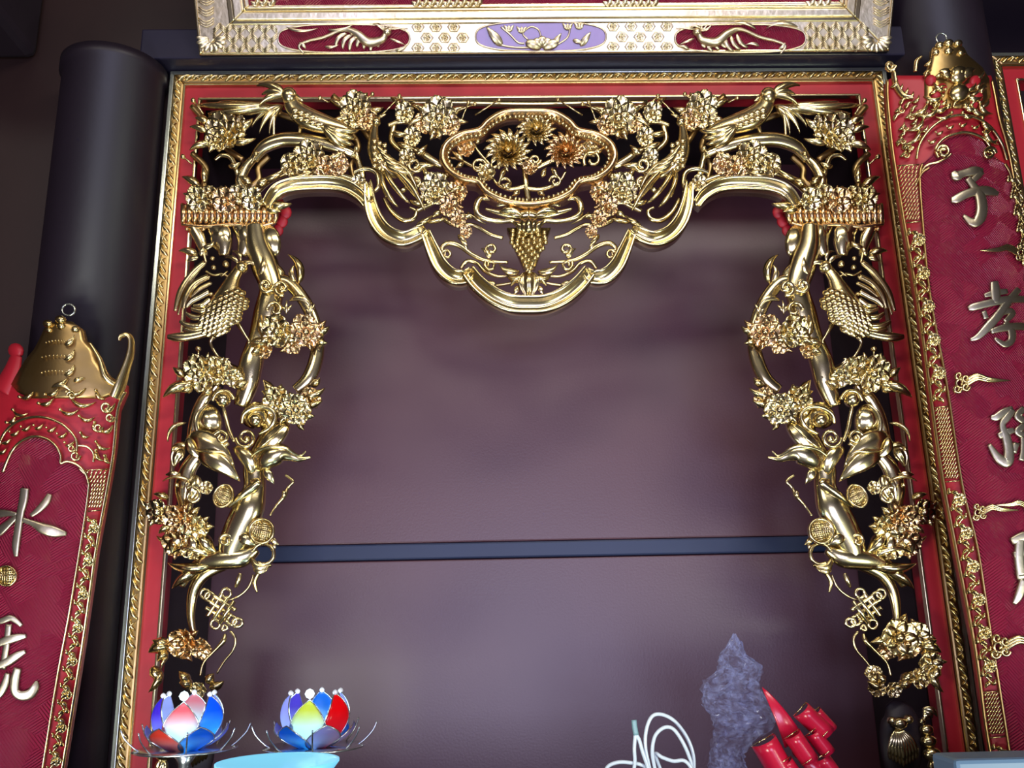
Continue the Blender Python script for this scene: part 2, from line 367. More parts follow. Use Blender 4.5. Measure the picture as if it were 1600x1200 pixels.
# ---- gilt and red frame round the niche
def opening_frame(x0, x1, zt, zbm, label, nm='niche_surround'):
    fr = empty(nm, ((x0+x1)/2, 0, zbm), label, 'surround')
    def ring(name, d0, d1, y0, y1, mat, bev=.003):
        g = []; V = []; Fc = []
        def q(a, b, c, d): pass
        # left, right, top members mitred: outline polygons extruded
        polys = [[(x0+d0, zbm), (x0+d1, zbm), (x0+d1, zt-d1), (x0+d0, zt-d0)], [(x1-d1, zbm), (x1-d0, zbm), (x1-d0, zt-d0), (x1-d1, zt-d1)], [(x0+d0, zt-d0), (x0+d1, zt-d1), (x1-d1, zt-d1), (x1-d0, zt-d0)]]
        for P in polys:
            b = len(V); V += [(p[0], y0, p[1]) for p in P]+[(p[0], y1, p[1]) for p in P]
            Fc += [(b, b+1, b+2, b+3), (b+4, b+7, b+6, b+5)]+[(b+i, b+(i+1) % 4, b+4+(i+1) % 4, b+4+i) for i in range(4)]
        o = mesh_obj(name, V, Fc, mat, fr, False)
        if bev: md = o.modifiers.new('bevel', 'BEVEL'); md.width = bev; md.segments = 2
        return o
    tag(ring('red_fascia', .004, .060, .002, .045, M['red'], 0), 'flat red lacquer border')
    mo = ring('moulding', .002, .026, -.010, .012, M['gold_dark'], .004)
    # leaf-and-scroll relief running round the moulding
    V = []; Fc = []
    def blob(cx, cz, ang, L, Wd, hh, y):
        b = len(V); n = 8; m = 4; ca, sa = math.cos(ang), math.sin(ang)
        for i in range(n+1):
            t = i/n; w = Wd/2*math.sin(PI*min(1, t**.7))**.8+.0003; cv = .0035*math.sin(PI*t)
            for j in range(m+1):
                v = -1+2*j/m; X = (t-.5)*L; Z = v*w+cv; V.append((cx+X*ca-Z*sa, y-hh*(1-v*v)*math.sin(PI*t)**.5, cz+X*sa+Z*ca))
        for i in range(n):
            for j in range(m): a = b+i*(m+1)+j; Fc.append((a, a+1, a+m+2, a+m+1))
    def run(p, q):
        L = math.hypot(q[0]-p[0], q[1]-p[1]); a = math.atan2(q[1]-p[1], q[0]-p[0]); n = int(L/.052)
        for i in range(n):
            t = (i+.5)/n; c = (p[0]+(q[0]-p[0])*t, p[1]+(q[1]-p[1])*t)
            for k, (dx, da, LL, WW) in enumerate(((-.013, .5, .036, .009), (.003, .45, .034, .008), (.017, .42, .028, .007), (.012, -.5, .022, .006))):
                blob(c[0]+dx*math.cos(a), c[1]+dx*math.sin(a), a+da, LL, WW, .0075, -.0095)
    mid = .0145
    run((x0+mid, zbm), (x0+mid, zt-mid)); run((x0+mid, zt-mid), (x1-mid, zt-mid)); run((x1-mid, zt-mid), (x1-mid, zbm))
    mesh_obj('leaf_relief', V, Fc, M['gold'], fr)
    ring('bead', .0255, .029, -.006, .006, M['gold_smooth'], 0)
    ring('bead', .058, .0635, -.004, .010, M['gold_smooth'], .0015)
    tag(ring('edge_strip', -.006, .0025, -.008, .03, M['edge'], .001), 'silvery outer edge')
    return fr
opening_frame(-XO, XO, ZT, ZTAB, 'gilt and red frame around the big niche, carved leaf moulding')
px2 = MAIN.pt(1541, 89)
opening_frame(px2[0], px2[0]+1.1, px2[2], ZTAB, 'gilt and red frame corner at the far right behind the red couplet board')
tag(box('niche_back_board', (px2[0], .30, ZTAB), (px2[0]+1.1, .33, px2[2]-.02), M['red_hatch']), 'crimson board inside the niche at the far right', 'panel')

# ---- beam over the niche, under the gilt plaque
bz0 = MAIN.pt(820, 112)[2]+.004; 
tag(box('beam', (-.86, -.05, bz0), (.92, .03, bz0+.075), M['beam']), 'blue-black lacquered rail between the niche frame and the gilt plaque', 'beam')
tag(box('beam', (-2.2, -.30, 3.02), (2.6, .03, 3.2), M['dark']), 'dark heavy beam across the top of the shrine', 'beam')
# ---- pillars
def pillar(x, y, r, z0, z1, label):
    prof = [(0, z0), (r*1.0, z0), (r*1.0, z1-.03), (r*1.06, z1-.025), (r*1.06, z1), (0, z1)]
    V, Fc = lathe(prof, (x, y, 0), 48); o = mesh_obj('pillar', V, Fc, M['pillar'])
    return tag(o, label, 'pillar')
pa = MAIN.pt(112, 90); pb = MAIN.pt(262, 90); pr = (pb[0]-pa[0])/2*.98
pillar(-XO-.016-pr, -.02, pr, 0, pa[2]-.05, 'dark round pillar left of the niche, behind the lower red couplet board')
pillar(XO+.02+.11, -.0, .11, 0, 2.95, 'dark round pillar right of the niche, behind the taller red couplet board')
tag(box('bracket', (-1.30, -.55, 2.66), (-1.12, .03, 3.0), M['dark'], bevel=.02), 'dark wooden bracket in the upper left corner over the pillar', 'bracket')
# ---- altar table carrying the small things
tb = empty('altar_table', (0, -.2, 0), 'dark altar table in front of the niche carrying the lotus lamps', 'table')
box('table_top', (-.95, -.62, ZTAB-.05), (.98, -.135, ZTAB-.002), M['dark'], tb)
for sx in (-.88, .84):
    for sy in (-.58, -.21): box('leg', (sx, sy, 0), (sx+.07, sy+.06, ZTAB-.05), M['dark'], tb)
box('apron', (-.86, -.56, ZTAB-.15), (.88, -.54, ZTAB-.05), M['dark'], tb)

# ================================================================= gilt plaque above
y0p = -.06
A = Plane((0, y0p, 0), (0, -1, 0)).pt(311, 86); B = Plane((0, y0p, 0), (0, -1, 0)).pt(1390, 80)
wid = B[0]-A[0]; lo, hi = -1.0, y0p
for _ in range(40):
    md_ = (lo+hi)/2; pl = Plane((0, md_, 0), (0, -1, 0)); ww = pl.pt(1395, 0)[0]-pl.pt(302, 0)[0]
    if ww > wid: hi = md_
    else: lo = md_
    if False: pass
# the wider it reads the farther it is: step towards the camera until the width agrees
yt = md_; T = Plane((0, yt, 0), (0, -1, 0)).pt(302, 0)
print('plaque', A, B, T, yt)
up = np.array([0, yt-A[1], T[2]-A[2]]); nrm = np.cross(up, [1, 0, 0]); nrm = nrm if nrm[1] < 0 else -nrm
PLQ = Plane(A, nrm)
plaque = empty('plaque', tuple(A), 'gilt-framed carved plaque leaning forward above the niche', 'plaque')
g = G(); g.quadbox([(311, 86), (1390, 80), (1414, -260), (282, -260)], -20, 0); g.build('backing', M['dark'], plaque, PLQ, smooth=False)
# broad woven border
def frame4(x, y, d): return None
def lerp2(a, b, t): return (a[0]+(b[0]-a[0])*t, a[1]+(b[1]-a[1])*t)
def border(name, ya, yb, xa, xb, h0, h1, mat):
    """bottom member plus both uprights, between outer offset a and inner offset b (drawing units)"""
    g = G()
    def C(d): return [(311+d-(86-d)*.0, 86-d), (1390-d, 80-d)]
    (l0, r0), (l1, r1) = C(ya), C(yb)
    tl0, tr0 = (302-8+ya-17, -240), (1395+8-ya+17, -240); tl1, tr1 = (302-8+yb-17, -240), (1395+8-yb+17, -240)
    g.quadbox([l0, r0, r1, l1], h0, h1); g.quadbox([l0, l1, tl1, tl0], h0, h1); g.quadbox([r1, r0, tr0, tr1], h0, h1)
    o = g.build(name, mat, plaque, PLQ, smooth=False); m = o.modifiers.new('bevel', 'BEVEL'); m.width = .0025; m.segments = 2; return o
border('woven_border', 2, 49, 0, 0, -4, 6, M['gold_pale'])
border('edge_fillet', 0, 4, 0, 0, -6, 9, M['gold_smooth'])
border('inner_moulding', 47, 55, 0, 0, -6, 9, M['gold_smooth'])
border('inner_moulding', 55, 67, 0, 0, -6, 16, M['gold_pale'])
border('inner_moulding', 67, 72, 0, 0, -6, 9, M['gold_smooth'])
border('inner_moulding', 72, 78, 0, 0, -6, 4, M['gold_pale'])
g = G(); g.quadbox([(385, 12), (1310, 8), (1325, -240), (365, -240)], -8, 2); tag(g.build('crimson_field', M['red_hatch'], plaque, PLQ, smooth=False), 'crimson chiselled field')
# raised chevrons and honeycomb on the border
g = G()
def weave(xs, xe, y0, y1):
    x = xs; k = 0
    while x < xe:
        for r in range(3):
            yy = y0+(r+.5)*(y1-y0)/3; d = 1 if (k+r) % 2 else -1
            for q in (-3.2, 0, 3.2): g.tube([(x-5, yy-d*5+q, 7.5), (x+5, yy+d*5+q, 7.5)], 1.35, 5, sub=1)
        x += 10; k += 1
def honey(xs, xe, y0, y1):
    x = xs+8; k = 0
    while x < xe-5:
        for yy in ((y0+6, y1-7) if k % 2 == 0 else ((y0+y1)/2,)):
            g.tube([(x+9*math.cos(a*PI/3), yy+8*math.sin(a*PI/3), 6.5) for a in range(6)], 1.3, 5, closed=True, sub=1)
            g.flower(x, yy, 6, 6, 6, 1, boss=.3)
        x += 14; k += 1
for a_, b_, y0, y1, fn in ((338, 430, 37, 83, weave), (645, 742, 36, 82, honey), (950, 1052, 35, 80, honey), (1262, 1362, 36, 80, weave)): g.mk(); fn(a_, b_, y0, y1)
for xx, s_ in ((330, 1), (1370, -1)):
    g.mk()
    for k in range(9):
        an = math.radians(-10+k*25); g.leaf((xx-s_*4*math.cos(an), 62+4*math.sin(an)), (xx-s_*24*math.cos(an), 62+20*math.sin(an)), 7, 7, 10, shape='feather')
for xx in (322, 1377):
    g.mk()
    for k in range(14):
        yy = 34-k*17
        for q in (0, 4, 8): g.tube([(xx-12, yy-6+q, 7.5), (xx, yy+q, 7.5), (xx+12, yy-6+q, 7.5)], 1.2, 5, sub=2)
for xx, x1 in ((395, 440), (646, 756), (945, 1040), (1262, 1305)):
    g.mk()
    for k in range(int((x1-xx)/12)): g.leaf((xx+k*12, 9), (xx+k*12+9, -8), 10, 4, 6, bow=.2, groove=1); g.leaf((xx+k*12+8, 10), (xx+k*12-3, 2), 8, 4, 6)
for g_ in g.pieces(): g_.build('border_relief', M['gold_pale'], plaque, PLQ)
# cartouches
def cart_outline(cx, cy, w, h):
    P = []
    for i in range(48):
        a = 2*PI*i/48; c, s_ = math.cos(a), math.sin(a)
        P.append((cx+w*abs(c)**.75*(1 if c > 0 else -1), cy+h*abs(s_)**.7*(1 if s_ > 0 else -1)))
    return P
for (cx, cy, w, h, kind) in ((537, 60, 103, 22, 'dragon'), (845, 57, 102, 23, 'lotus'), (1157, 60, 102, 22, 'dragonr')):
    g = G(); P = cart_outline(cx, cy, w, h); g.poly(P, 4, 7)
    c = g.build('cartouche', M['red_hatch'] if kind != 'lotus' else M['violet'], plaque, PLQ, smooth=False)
    tag(c, 'oval cartouche with lotus, violet reflection painted in' if kind == 'lotus' else 'crimson oval cartouche with dragon')
    g = G(); g.tube([(p[0], p[1], 8) for p in P[::2]], 1.4, 6, closed=True, sub=2)
    if kind == 'lotus':
        for a, b, wd in (((cx-60, 72), (cx-85, 42), 15), ((cx+18, 72), (cx+32, 52), 10), ((cx+62, 72), (cx+78, 50), 11), ((cx+50, 62), (cx+66, 68), 7)): g.leaf(a, b, wd, 9, 11, arch=.1)
        for k in range(5): g.leaf((cx+2, 74), (cx+2+(k-2)*13, 56+abs(k-2)*5), 15, 9, 12, shape='round')
        g.tube([(cx-82, 48, 9), (cx-66, 68, 9), (cx-40, 74, 9), (cx-10, 74, 9)], 1.6, 6); g.tube([(cx+46, 40, 9), (cx+42, 58, 9), (cx+25, 70, 9)], 1.5, 6)
        g.tube([(cx-62, 42, 9), (cx-48, 54, 9), (cx-36, 66, 9), (cx-26, 68, 9)], 1.5, 6)
        for fx, fy in ((cx-50, 44), (cx+42, 41), (cx+60, 40), (cx-30, 46)):
            for k in range(3): g.leaf((fx, fy+6), (fx-8+8*k, fy-5), 6, 9)
        g.tube([(cx-20, 62, 9), (cx-28, 52, 9), (cx-16, 42, 9), (cx-4, 46, 9), (cx, 56, 9)], 1.3, 6)
    else:
        m = 1 if kind == 'dragon' else -1
        def X(v): return cx+m*v
        g.tube([(X(-62), 84, 9), (X(-70), 72, 9), (X(-55), 64, 9), (X(-30), 58, 10), (X(0), 46, 10), (X(20), 52, 11), (X(38), 66, 11), (X(60), 62, 12), (X(66), 50, 12)], [1, 2.5, 2.5, 3, 3.6, 6, 8, 6, 4], 8, sub=5)
        g.ball(X(68), 50, 12, 7); g.leaf((X(68), 46), (X(100), 44), 3, 12); g.leaf((X(72), 60), (X(96), 70), 4, 12)
        for k in range(7): g.leaf((X(5+k*9), 52+k*2), (X(-12+k*11), 74+(k % 3)*3), 6, 9, 10, bow=.2, shape='feather')
        for k in range(5): g.leaf((X(62), 48-k), (X(45+k*8), 38+k), 4, 12, 13, bow=.15)
        for a, b in (((-90, 42), (-40, 44)), ((-30, 72), (-8, 70)), ((-25, 46), (15, 38)), ((-60, 76), (-70, 66)), ((80, 78), (98, 72))): g.leaf((X(a[0]), a[1]), (X(b[0]), b[1]), 5, 9, 10, bow=.12)
    g.build('cartouche_relief', M['gold_pale'], c, PLQ)

# ================================================================= carved openwork hangings
def bloom(g, x, y, R, h, n, rings, tilt, **k):
    R *= 1.16; k.setdefault('cup', .20)
    if rings > 1 and R < 24: rings = 1; k.setdefault('boss', .34)
    g.flower(x, y, R, h, n, rings, (tilt[0]*.8, tilt[1]*.8), **k)
    rn = random.Random(int(x*7+y)); m = 3 if R > 18 else 2; a0 = rn.uniform(0, 6)
    for i in range(m if R > 17 else 0):
        a = a0+2*PI*i/m+rn.uniform(-.3, .3); L = R*rn.uniform(1.25, 1.5)
        g.leaf((x+.5*R*math.cos(a), y+.5*R*math.sin(a)), (x+L*math.cos(a), y+L*math.sin(a)*.85), R*.5, h-6, h-2, bow=rn.uniform(-.15, .15), groove=1, nu=8)
def drape(mir, side, label):
    """one carved curtain-shaped side hanging; traced on the left, turned over for the right"""
    ax = axis_side if mir else None
    org = np.array([[300, 1090, 10, 10]], float)
    if mir: org[:, 0] = 2*axis_side(org[:, 1])-org[:, 0]
    root = empty('carved_side_hanging', tuple(MAIN(org)[0]), label, 'carving', 'carved openwork hangings of the niche')
    def B(g, name, mat='gold', par=root, lab=None):
        o = g.build(name, M[mat], par, MAIN, ax)
        if lab: o['label'] = lab
        return o
    # --- smooth twisting stem that carries everything
    g = G()
    T = lambda pts, r, n=12, flat=.7, sub=6: g.tube(pts, [q*1.28 for q in r], n, flat, sub=sub)
    T([(398, 352, 16), (402, 382, 18), (414, 415, 20), (424, 450, 22), (416, 490, 20), (404, 530, 18), (392, 570, 20), (388, 600, 20), (376, 635, 20)], [12, 15, 17, 15, 16, 13, 15, 13, 9])
    T([(424, 440, 20), (448, 440, 20), (470, 462, 20), (486, 490, 20), (496, 525, 18), (494, 560, 18), (482, 592, 20), (462, 610, 20)], [7, 8, 8, 8, 8, 9, 9, 7])
    T([(330, 560, 16), (352, 574, 18), (376, 588, 20), (398, 592, 20)], [5, 8, 11, 13])
    T([(400, 640, 18), (425, 668, 22), (412, 700, 22), (398, 730, 22), (398, 762, 22), (390, 792, 24), (374, 826, 22), (362, 858, 20), (366, 882, 18)], [10, 13, 13, 14, 14, 19, 19, 17, 14])
    T([(400, 856, 20), (378, 870, 22), (346, 874, 22), (318, 880, 20), (296, 896, 16), (284, 916, 12)], [8, 13, 13, 10, 7, 4])
    T([(320, 700, 16), (296, 730, 16), (288, 762, 16), (290, 792, 14), (276, 812, 14)], [8, 10, 12, 9, 6])
    T([(350, 880, 12), (318, 898, 12), (302, 925, 10), (298, 960, 10), (302, 988, 10)], [9, 8, 7, 5, 4])
    T([(340, 600, 14), (318, 625, 14), (305, 655, 14), (300, 690, 14)], [6, 7, 7, 7])
    T([(330, 350, 12), (348, 372, 14), (350, 400, 14)], [9, 12, 6]); T([(370, 348, 12), (384, 372, 14), (378, 400, 14)], [9, 11, 6]); T([(300, 350, 12), (312, 372, 12), (320, 400, 12)], [8, 8, 4])
    B(g, 'stem', 'gold_smooth')
    # --- gathered valance strip with its fringe of flutes
    g = G()
    for k in range(17):
        x = 286+k*9.0; g.tube([(x, 320, 20), (x+1.2, 334, 23), (x-.5, 349, 18)], [4, 5.4, 3.2], 8, 1.1, sub=3)
    g.tube([(284, 350, 17), (320, 354, 19), (360, 351, 19), (400, 354, 19), (428, 348, 17)], 3.0, 8); g.tube([(284, 322, 20), (340, 324, 22), (428, 320, 20)], 3, 8)
    for k in range(6): g.ball(292+k*26, 358, 18, 3.2, 8, 5)
    B(g, 'fluted_band', 'gold_red_reflect', lab='fluted gathered band with a painted reddish reflection')
    g = G()
    for x, y, r in ((438, 322, 9), (446, 332, 10), (440, 346, 10), (434, 360, 9), (430, 374, 7)): g.ball(x, y, 4, r, 12, 6, .5, 1.1)
    B(g, 'red_edging', 'red', lab='crimson scalloped edging')
    # --- pheasant
    g = G(); bird = None
    g.tube([(376, 418, 26), (366, 434, 30), (358, 456, 32), (350, 482, 34), (340, 508, 30), (334, 524, 24)], [8, 10, 17, 25, 19, 7], 14, .7)
    g.ball(378, 418, 28, 10, 12, 8); g.leaf((382, 412), (400, 424), 8, 30, 26, bow=-.35, shape='horn'); g.leaf((372, 412), (352, 402), 7, 30, 27, bow=.2); g.leaf((376, 408), (362, 392), 6, 30, 27, bow=.25)
    g.ball(384, 416, 34, 2.2, 8, 5)
    bird = B(g, 'pheasant', 'gold')
    g = G(); cx, cy = 350, 488
    for r in range(-5, 6):
        for k in range(-3, 4):
            u = r*7.6; v = k*9.6+(4.8 if r % 2 else 0); d = (u/40)**2+(v/30)**2
            if d > 1: continue
            x = cx-u*.62+v*.72; y = cy+u*.78+v*.42; hh = 40+14*(1-d)
            g.leaf((x+6, y-7), (x-8, y+8), 12.5, hh+r*.4, hh+4+r*.4, shape='leaf', nu=8, nv=7, th=3, ridge=.5)
    B(g, 'scale_feathers', 'gold', bird)
    g = G()
    for P, w, hh in ((((326, 456), (312, 464), (300, 470), (291, 480)), 4.6, 46), (((328, 468), (316, 477), (302, 478)), 4.0, 44), (((326, 480), (314, 486), (298, 482)), 4.2, 42), (((326, 492), (312, 496), (300, 495), (290, 489)), 4.8, 40), (((326, 503), (308, 510), (292, 508), (281, 502)), 5.2, 38), (((328, 512), (304, 518), (287, 514)), 4.6, 37), (((336, 512), (318, 520), (298, 525), (278, 527), (262, 526)), 7.5, 36)):
        n_ = len(P); g.tube([(x, y, hh) for x, y in P], [w*1.1, *[w]*(n_-2), w*.5], 10, .7)
        g.tube([(x, y-w*.35, hh+w*.55) for x, y in P], [w*.3, *[w*.3]*(n_-2), w*.12], 6)
    B(g, 'wing', 'gold_smooth', bird)
    g = G()
    for P, w, hh in ((((320, 410), (300, 428), (282, 456), (273, 486)), 5.4, 30), (((312, 420), (296, 442), (284, 470), (278, 492)), 3.4, 26), (((326, 432), (304, 444), (291, 464), (286, 482)), 5.6, 34), (((330, 442), (312, 452), (298, 464)), 3.4, 34)):
        n_ = len(P); g.tube([(x, y, hh) for x, y in P], [w*.8, *[w]*(n_-2), w*.4], 10, .6)
        g.tube([(x+w*.4, y, hh+w*.45) for x, y in P], [w*.3, *[w*.3]*(n_-2), w*.12], 6)
    B(g, 'tail', 'gold', bird)
    g = G()
    g.tube([(334, 526, 26), (329, 536, 26), (340, 556, 24), (352, 564, 24)], [4, 2.4, 2.2, 2], 7); g.tube([(372, 506, 26), (382, 522, 26), (390, 534, 26)], [4, 2.4, 2], 7)
    for k in range(3): g.leaf((350, 562), (358+k*3, 560+k*7), 4, 25); g.leaf((389, 532), (388+k*6, 542-k*3), 4, 27)
    B(g, 'claws', 'gold_smooth', bird)
    # --- upper small sprigs
    g = G()
    g.leaf((308, 398), (279, 392), 13, 24, bow=.1, groove=1); g.leaf((310, 401), (292, 408), 9, 24); g.leaf((313, 400), (318, 384), 7, 26); g.leaf((316, 386), (334, 377), 9, 26, bow=.2); g.tube([(317, 378, 24), (318, 394, 24), (322, 410, 24)], 2, 7)
    for x, y, r in ((353, 413, 5.5), (334, 418, 4.2), (330, 460, 4.2), (332, 404, 3.6)): g.ball(x, y, 30, r)
    g.stem(345, 432, 356, 424, 28, r=1.5, ball=0); g.tube([(322, 424, 24), (334, 430, 25), (346, 428, 26), (356, 432, 26)], 2, 7)
    # flame tips by the curtain's waist
    g.leaf((466, 442), (450, 398), 15, 22, 26, bow=.22, groove=1); g.leaf((462, 440), (460, 414), 9, 24, 27, bow=-.2); g.leaf((452, 470), (486, 486), 10, 26, 24, bow=-.3); g.leaf((404, 430), (410, 400), 10, 32, 34, bow=.15)
    # long slender stamens
    for a in ((447, 492, 448, 468), (484, 502, 485, 472), (447, 488, 440, 476), (447, 488, 456, 476), (484, 490, 476, 480), (484, 490, 492, 474)): g.leaf((a[0], a[1]), (a[2], a[3]), 4.5, 36)
    g.stem(310, 562, 310, 545, 30, r=1.6, ball=4.5); g.leaf((322, 568), (326, 550), 6, 30)
    B(g, 'leaf_sprays', 'gold')
    # scrolls
    g = G()
    g.mk().scroll(416, 446, 12, 3.6, 38, 1.15, 0); g.ball(416, 447, 38, 6.5); g.mk().scroll(440, 450, 12, 3.8, 38, 1.2, PI*.4, 1); g.ball(440, 450, 40, 5)
    g.mk().scroll(430, 484, 13, 3.2, 36, 1.0, PI, 1)
    g.mk().scroll(346, 684, 14, 3.2, 42, 1.6, PI*.2, 1); g.mk().scroll(384, 684, 16, 3.2, 42, 1.4, PI, -1); g.ball(386, 686, 44, 5.5); g.ball(346, 684, 46, 4)
    for x, y, r in ((328, 669, 3.8), (325, 692, 4), (347, 622, 9), (276, 758, 3.8), (270, 702, 3)): g.mk().ball(x, y, 36, r)
    g.mk().tube([(347, 630, 36), (352, 648, 40), (358, 672, 42), (366, 690, 42)], [2, 3, 3.4, 2.4], 8); g.mk().scroll(300, 775, 15, 3, 34, 1.1, PI*1.3, 1); g.mk().scroll(352, 845, 11, 3, 34, 1.1, 0, -1)
    for g_ in g.pieces(): B(g_, 'scroll', 'gold_smooth')
    # --- flowers, each a carved part
    def FL(x, y, R, h, n=5, rings=1, tilt=(0, 0), mat='gold', lab=None, **k):
        g = G(); bloom(g, x, y, R, h, n, rings, tilt, **k); return B(g, 'flower', mat, lab=lab)
    FL(432, 518, 22, 44, 5, 2, (.25, -.45)); FL(478, 518, 22, 42, 6, 2, (-.3, -.5), 'gold_red_reflect', 'open flower with coppery reflection tint'); FL(456, 536, 15, 36, 6, 1, (0, -.7), 'gold_red_reflect'); FL(412, 545, 13, 32, 5, 1, (.2, -.6), 'gold_red_reflect')
    FL(312, 584, 24, 40, 7, 2, (.1, -.75)); FL(342, 580, 19, 40, 6, 2, (-.1, -.7)); FL(366, 592, 13, 34, 5, 1, (-.3, -.6), 'gold_smooth')
    FL(434, 630, 22, 40, 6, 2, (.1, -.6)); FL(462, 640, 22, 44, 6, 2, (-.3, -.35), 'gold_smooth'); FL(486, 622, 14, 36, 6, 1, (-.4, -.6), 'gold_red_reflect')
    FL(246, 800, 18, 34, 5, 1, (.3, -.3), 'gold_smooth', boss=.4); FL(276, 812, 21, 38, 6, 2, (.1, -.45), 'gold_red_reflect', 'open flower with coppery reflection tint'); FL(304, 826, 20, 32, 6, 1, (-.2, -.5))
    FL(272, 850, 18, 26, 6, 1, (.1, -.6), 'gold_red_reflect'); FL(300, 856, 17, 28, 5, 1, (-.1, .3)); FL(322, 762, 10, 34, 5)
    FL(284, 1006, 22, 32, 5, 2, (.2, -.2), 'gold_red_reflect', 'open flower with coppery reflection tint'); FL(314, 1014, 15, 28, 5, 1, (-.2, -.4), 'gold_red_reflect'); FL(310, 1078, 12, 30, 6, 1, (0, -.2))
    if mir:
        FL(250, 1036, 17, 34, 5, 1, (0, -.2)); FL(268, 1060, 15, 30, 5, 1, (.2, .1)); FL(340, 1052, 12, 26, 5, 1, (-.3, .2)); FL(336, 1076, 12, 26, 5, 1, (-.3, .2))
    # --- pointed leaves at the outer and inner edges
    g = G()
    for a, b, w, bw in (((300, 600), (255, 621), 15, .1), ((290, 588), (270, 574), 12, 0), ((300, 606), (282, 612), 10, 0), ((330, 606), (318, 618), 12, 0), ((366, 604), (388, 596), 12, 0), ((420, 536), (389, 538), 14, .08), ((416, 528), (408, 492), 12, -.1), ((408, 544), (392, 552), 10, 0),
            ((494, 520), (515, 510), 11, .1), ((494, 530), (512, 536), 11, .1), ((424, 618), (411, 594), 14, .1), ((436, 614), (440, 600), 9, 0), ((470, 618), (508, 606), 13, .15), ((476, 632), (504, 626), 10, .1), ((470, 656), (476, 672), 10, .2), ((484, 600), (500, 590), 10, .2),
            ((290, 660), (262, 690), 6, .2), ((298, 702), (268, 700), 9, .2), ((262, 780), (240, 772), 10, .1), ((318, 822), (334, 822), 10, 0), ((298, 752), (254, 752), 5, .15), ((268, 822), (248, 834), 10, .1), ((296, 806), (312, 792), 11, 0),
            ((264, 1010), (232, 1020), 19, .1), ((262, 1002), (238, 1000), 14, -.1), ((262, 1020), (246, 1034), 12, .1), ((294, 1066), (280, 1048), 14, 0), ((300, 1070), (280, 1066), 15, 0), ((322, 1068), (334, 1052), 14, 0), ((326, 1074), (350, 1064), 13, .1), ((240, 1040), (254, 1062), 16, .15), ((252, 1048), (232, 1082), 10, -.1), ((262, 1026), (252, 1046), 5, .1)):
        g.leaf(a, b, w*1.3, 34, 36, bow=bw, groove=1, serr=.15)
    B(g, 'pointed_leaves', 'gold')
    # --- broad smooth cloth and pods
    g = G()
    g.mk().leaf((292, 682), (366, 730), 40, 38, 36, bow=-.10, ridge=.25, arch=.10, th=6); g.mk().leaf((306, 706), (374, 752), 34, 42, 38, bow=-.08, ridge=.25, arch=.12, th=6); g.mk().tube([(300, 700, 46), (322, 706, 52), (346, 706, 52), (362, 716, 46)], [1, 2.2, 2.2, 1], 7); g.mk().tube([(310, 716, 44), (332, 724, 50), (352, 738, 44)], [1, 2.2, 1], 7)
    g.mk().leaf((296, 682), (318, 716), 16, 44, 42, bow=.2); g.mk().leaf((364, 700), (392, 742), 22, 36, 34, bow=-.2, shape='round', th=8)
    g.mk().leaf((400, 706), (448, 656), 26, 40, 34, bow=.1, shape='round', th=10); g.mk().tube([(398, 704, 44), (418, 690, 50), (444, 664, 42)], [1.2, 2.4, 1.2], 7)
    g.mk().tube([(404, 734, 34), (412, 724, 38), (424, 714, 40), (440, 708, 40), (454, 712, 38), (468, 717, 36), (486, 714, 32)], [5, 13, 17, 15, 9, 5, 1.5], 14, .75); g.mk().tube([(392, 714, 42), (406, 703, 46), (426, 698, 50), (446, 700, 48), (460, 709, 42), (470, 712, 38), (478, 705, 36)], [2, 3, 3.2, 3, 2.5, 2, 1.5], 8)
    g.mk().leaf((414, 732), (428, 756), 15, 36, 32); g.mk().tube([(392, 752, 34), (404, 754, 38), (384, 770, 36), (356, 792, 30)], [4, 6, 7, 3], 9)
    g.mk().leaf((316, 634), (330, 684), 40, 22, 24, bow=-.1, shape='round', arch=.25, th=10, ridge=.35); g.mk().leaf((382, 664), (424, 640), 38, 24, 24, bow=-.05, shape='round', arch=.2, th=10, ridge=.35); g.mk().ball(400, 657, 36, 12, 14, 9)
    g.mk().tube([(324, 632, 34), (310, 646, 38), (306, 664, 40), (314, 682, 38), (330, 690, 38)], [2, 3.6, 4, 3.4, 2], 8); g.mk().tube([(378, 662, 36), (382, 646, 40), (400, 636, 42), (420, 638, 42), (430, 650, 40), (422, 668, 40), (404, 678, 38)], [2.5, 3.8, 4, 4, 4, 3.4, 2], 8)
    g.mk().ball(349, 625, 34, 12, 14, 9); g.mk().tube([(332, 626, 32), (340, 613, 34), (356, 612, 34), (366, 624, 34)], 3, 8)
    g.mk().leaf((340, 392), (352, 350), 30, 14, 18, shape='round', th=6); g.mk().leaf((392, 396), (380, 348), 24, 14, 18, shape='round', th=6); g.mk().leaf((428, 402), (420, 352), 30, 14, 16, shape='round', th=6); g.mk().leaf((398, 420), (446, 436), 36, 22, 20, shape='round', th=8)
    g.mk().leaf((306, 742), (286, 790), 30, 26, 24, bow=-.12, groove=2); g.mk().leaf((288, 700), (272, 730), 22, 22, 20, bow=.1, groove=2); g.mk().leaf((312, 832), (340, 864), 26, 26, 26, bow=.1, groove=1)
    g.mk().leaf((330, 872), (262, 868), 18, 26, 20, bow=.18, groove=1, serr=.2); g.mk().leaf((330, 884), (260, 879), 20, 26, 20, bow=-.1, groove=1); g.mk().leaf((310, 892), (268, 920), 18, 22, 20, bow=.06, groove=1); g.mk().leaf((290, 842), (268, 866), 18, 28, 24, bow=.3); g.mk().leaf((296, 836), (292, 872), 16, 30, 26, bow=-.2)
    g.mk().leaf((372, 836), (400, 852), 18, 34, 34); g.mk().leaf((280, 740), (258, 742), 10, 26)
    for g_ in g.pieces(): B(g_, 'drapery_fold', 'gold_smooth')
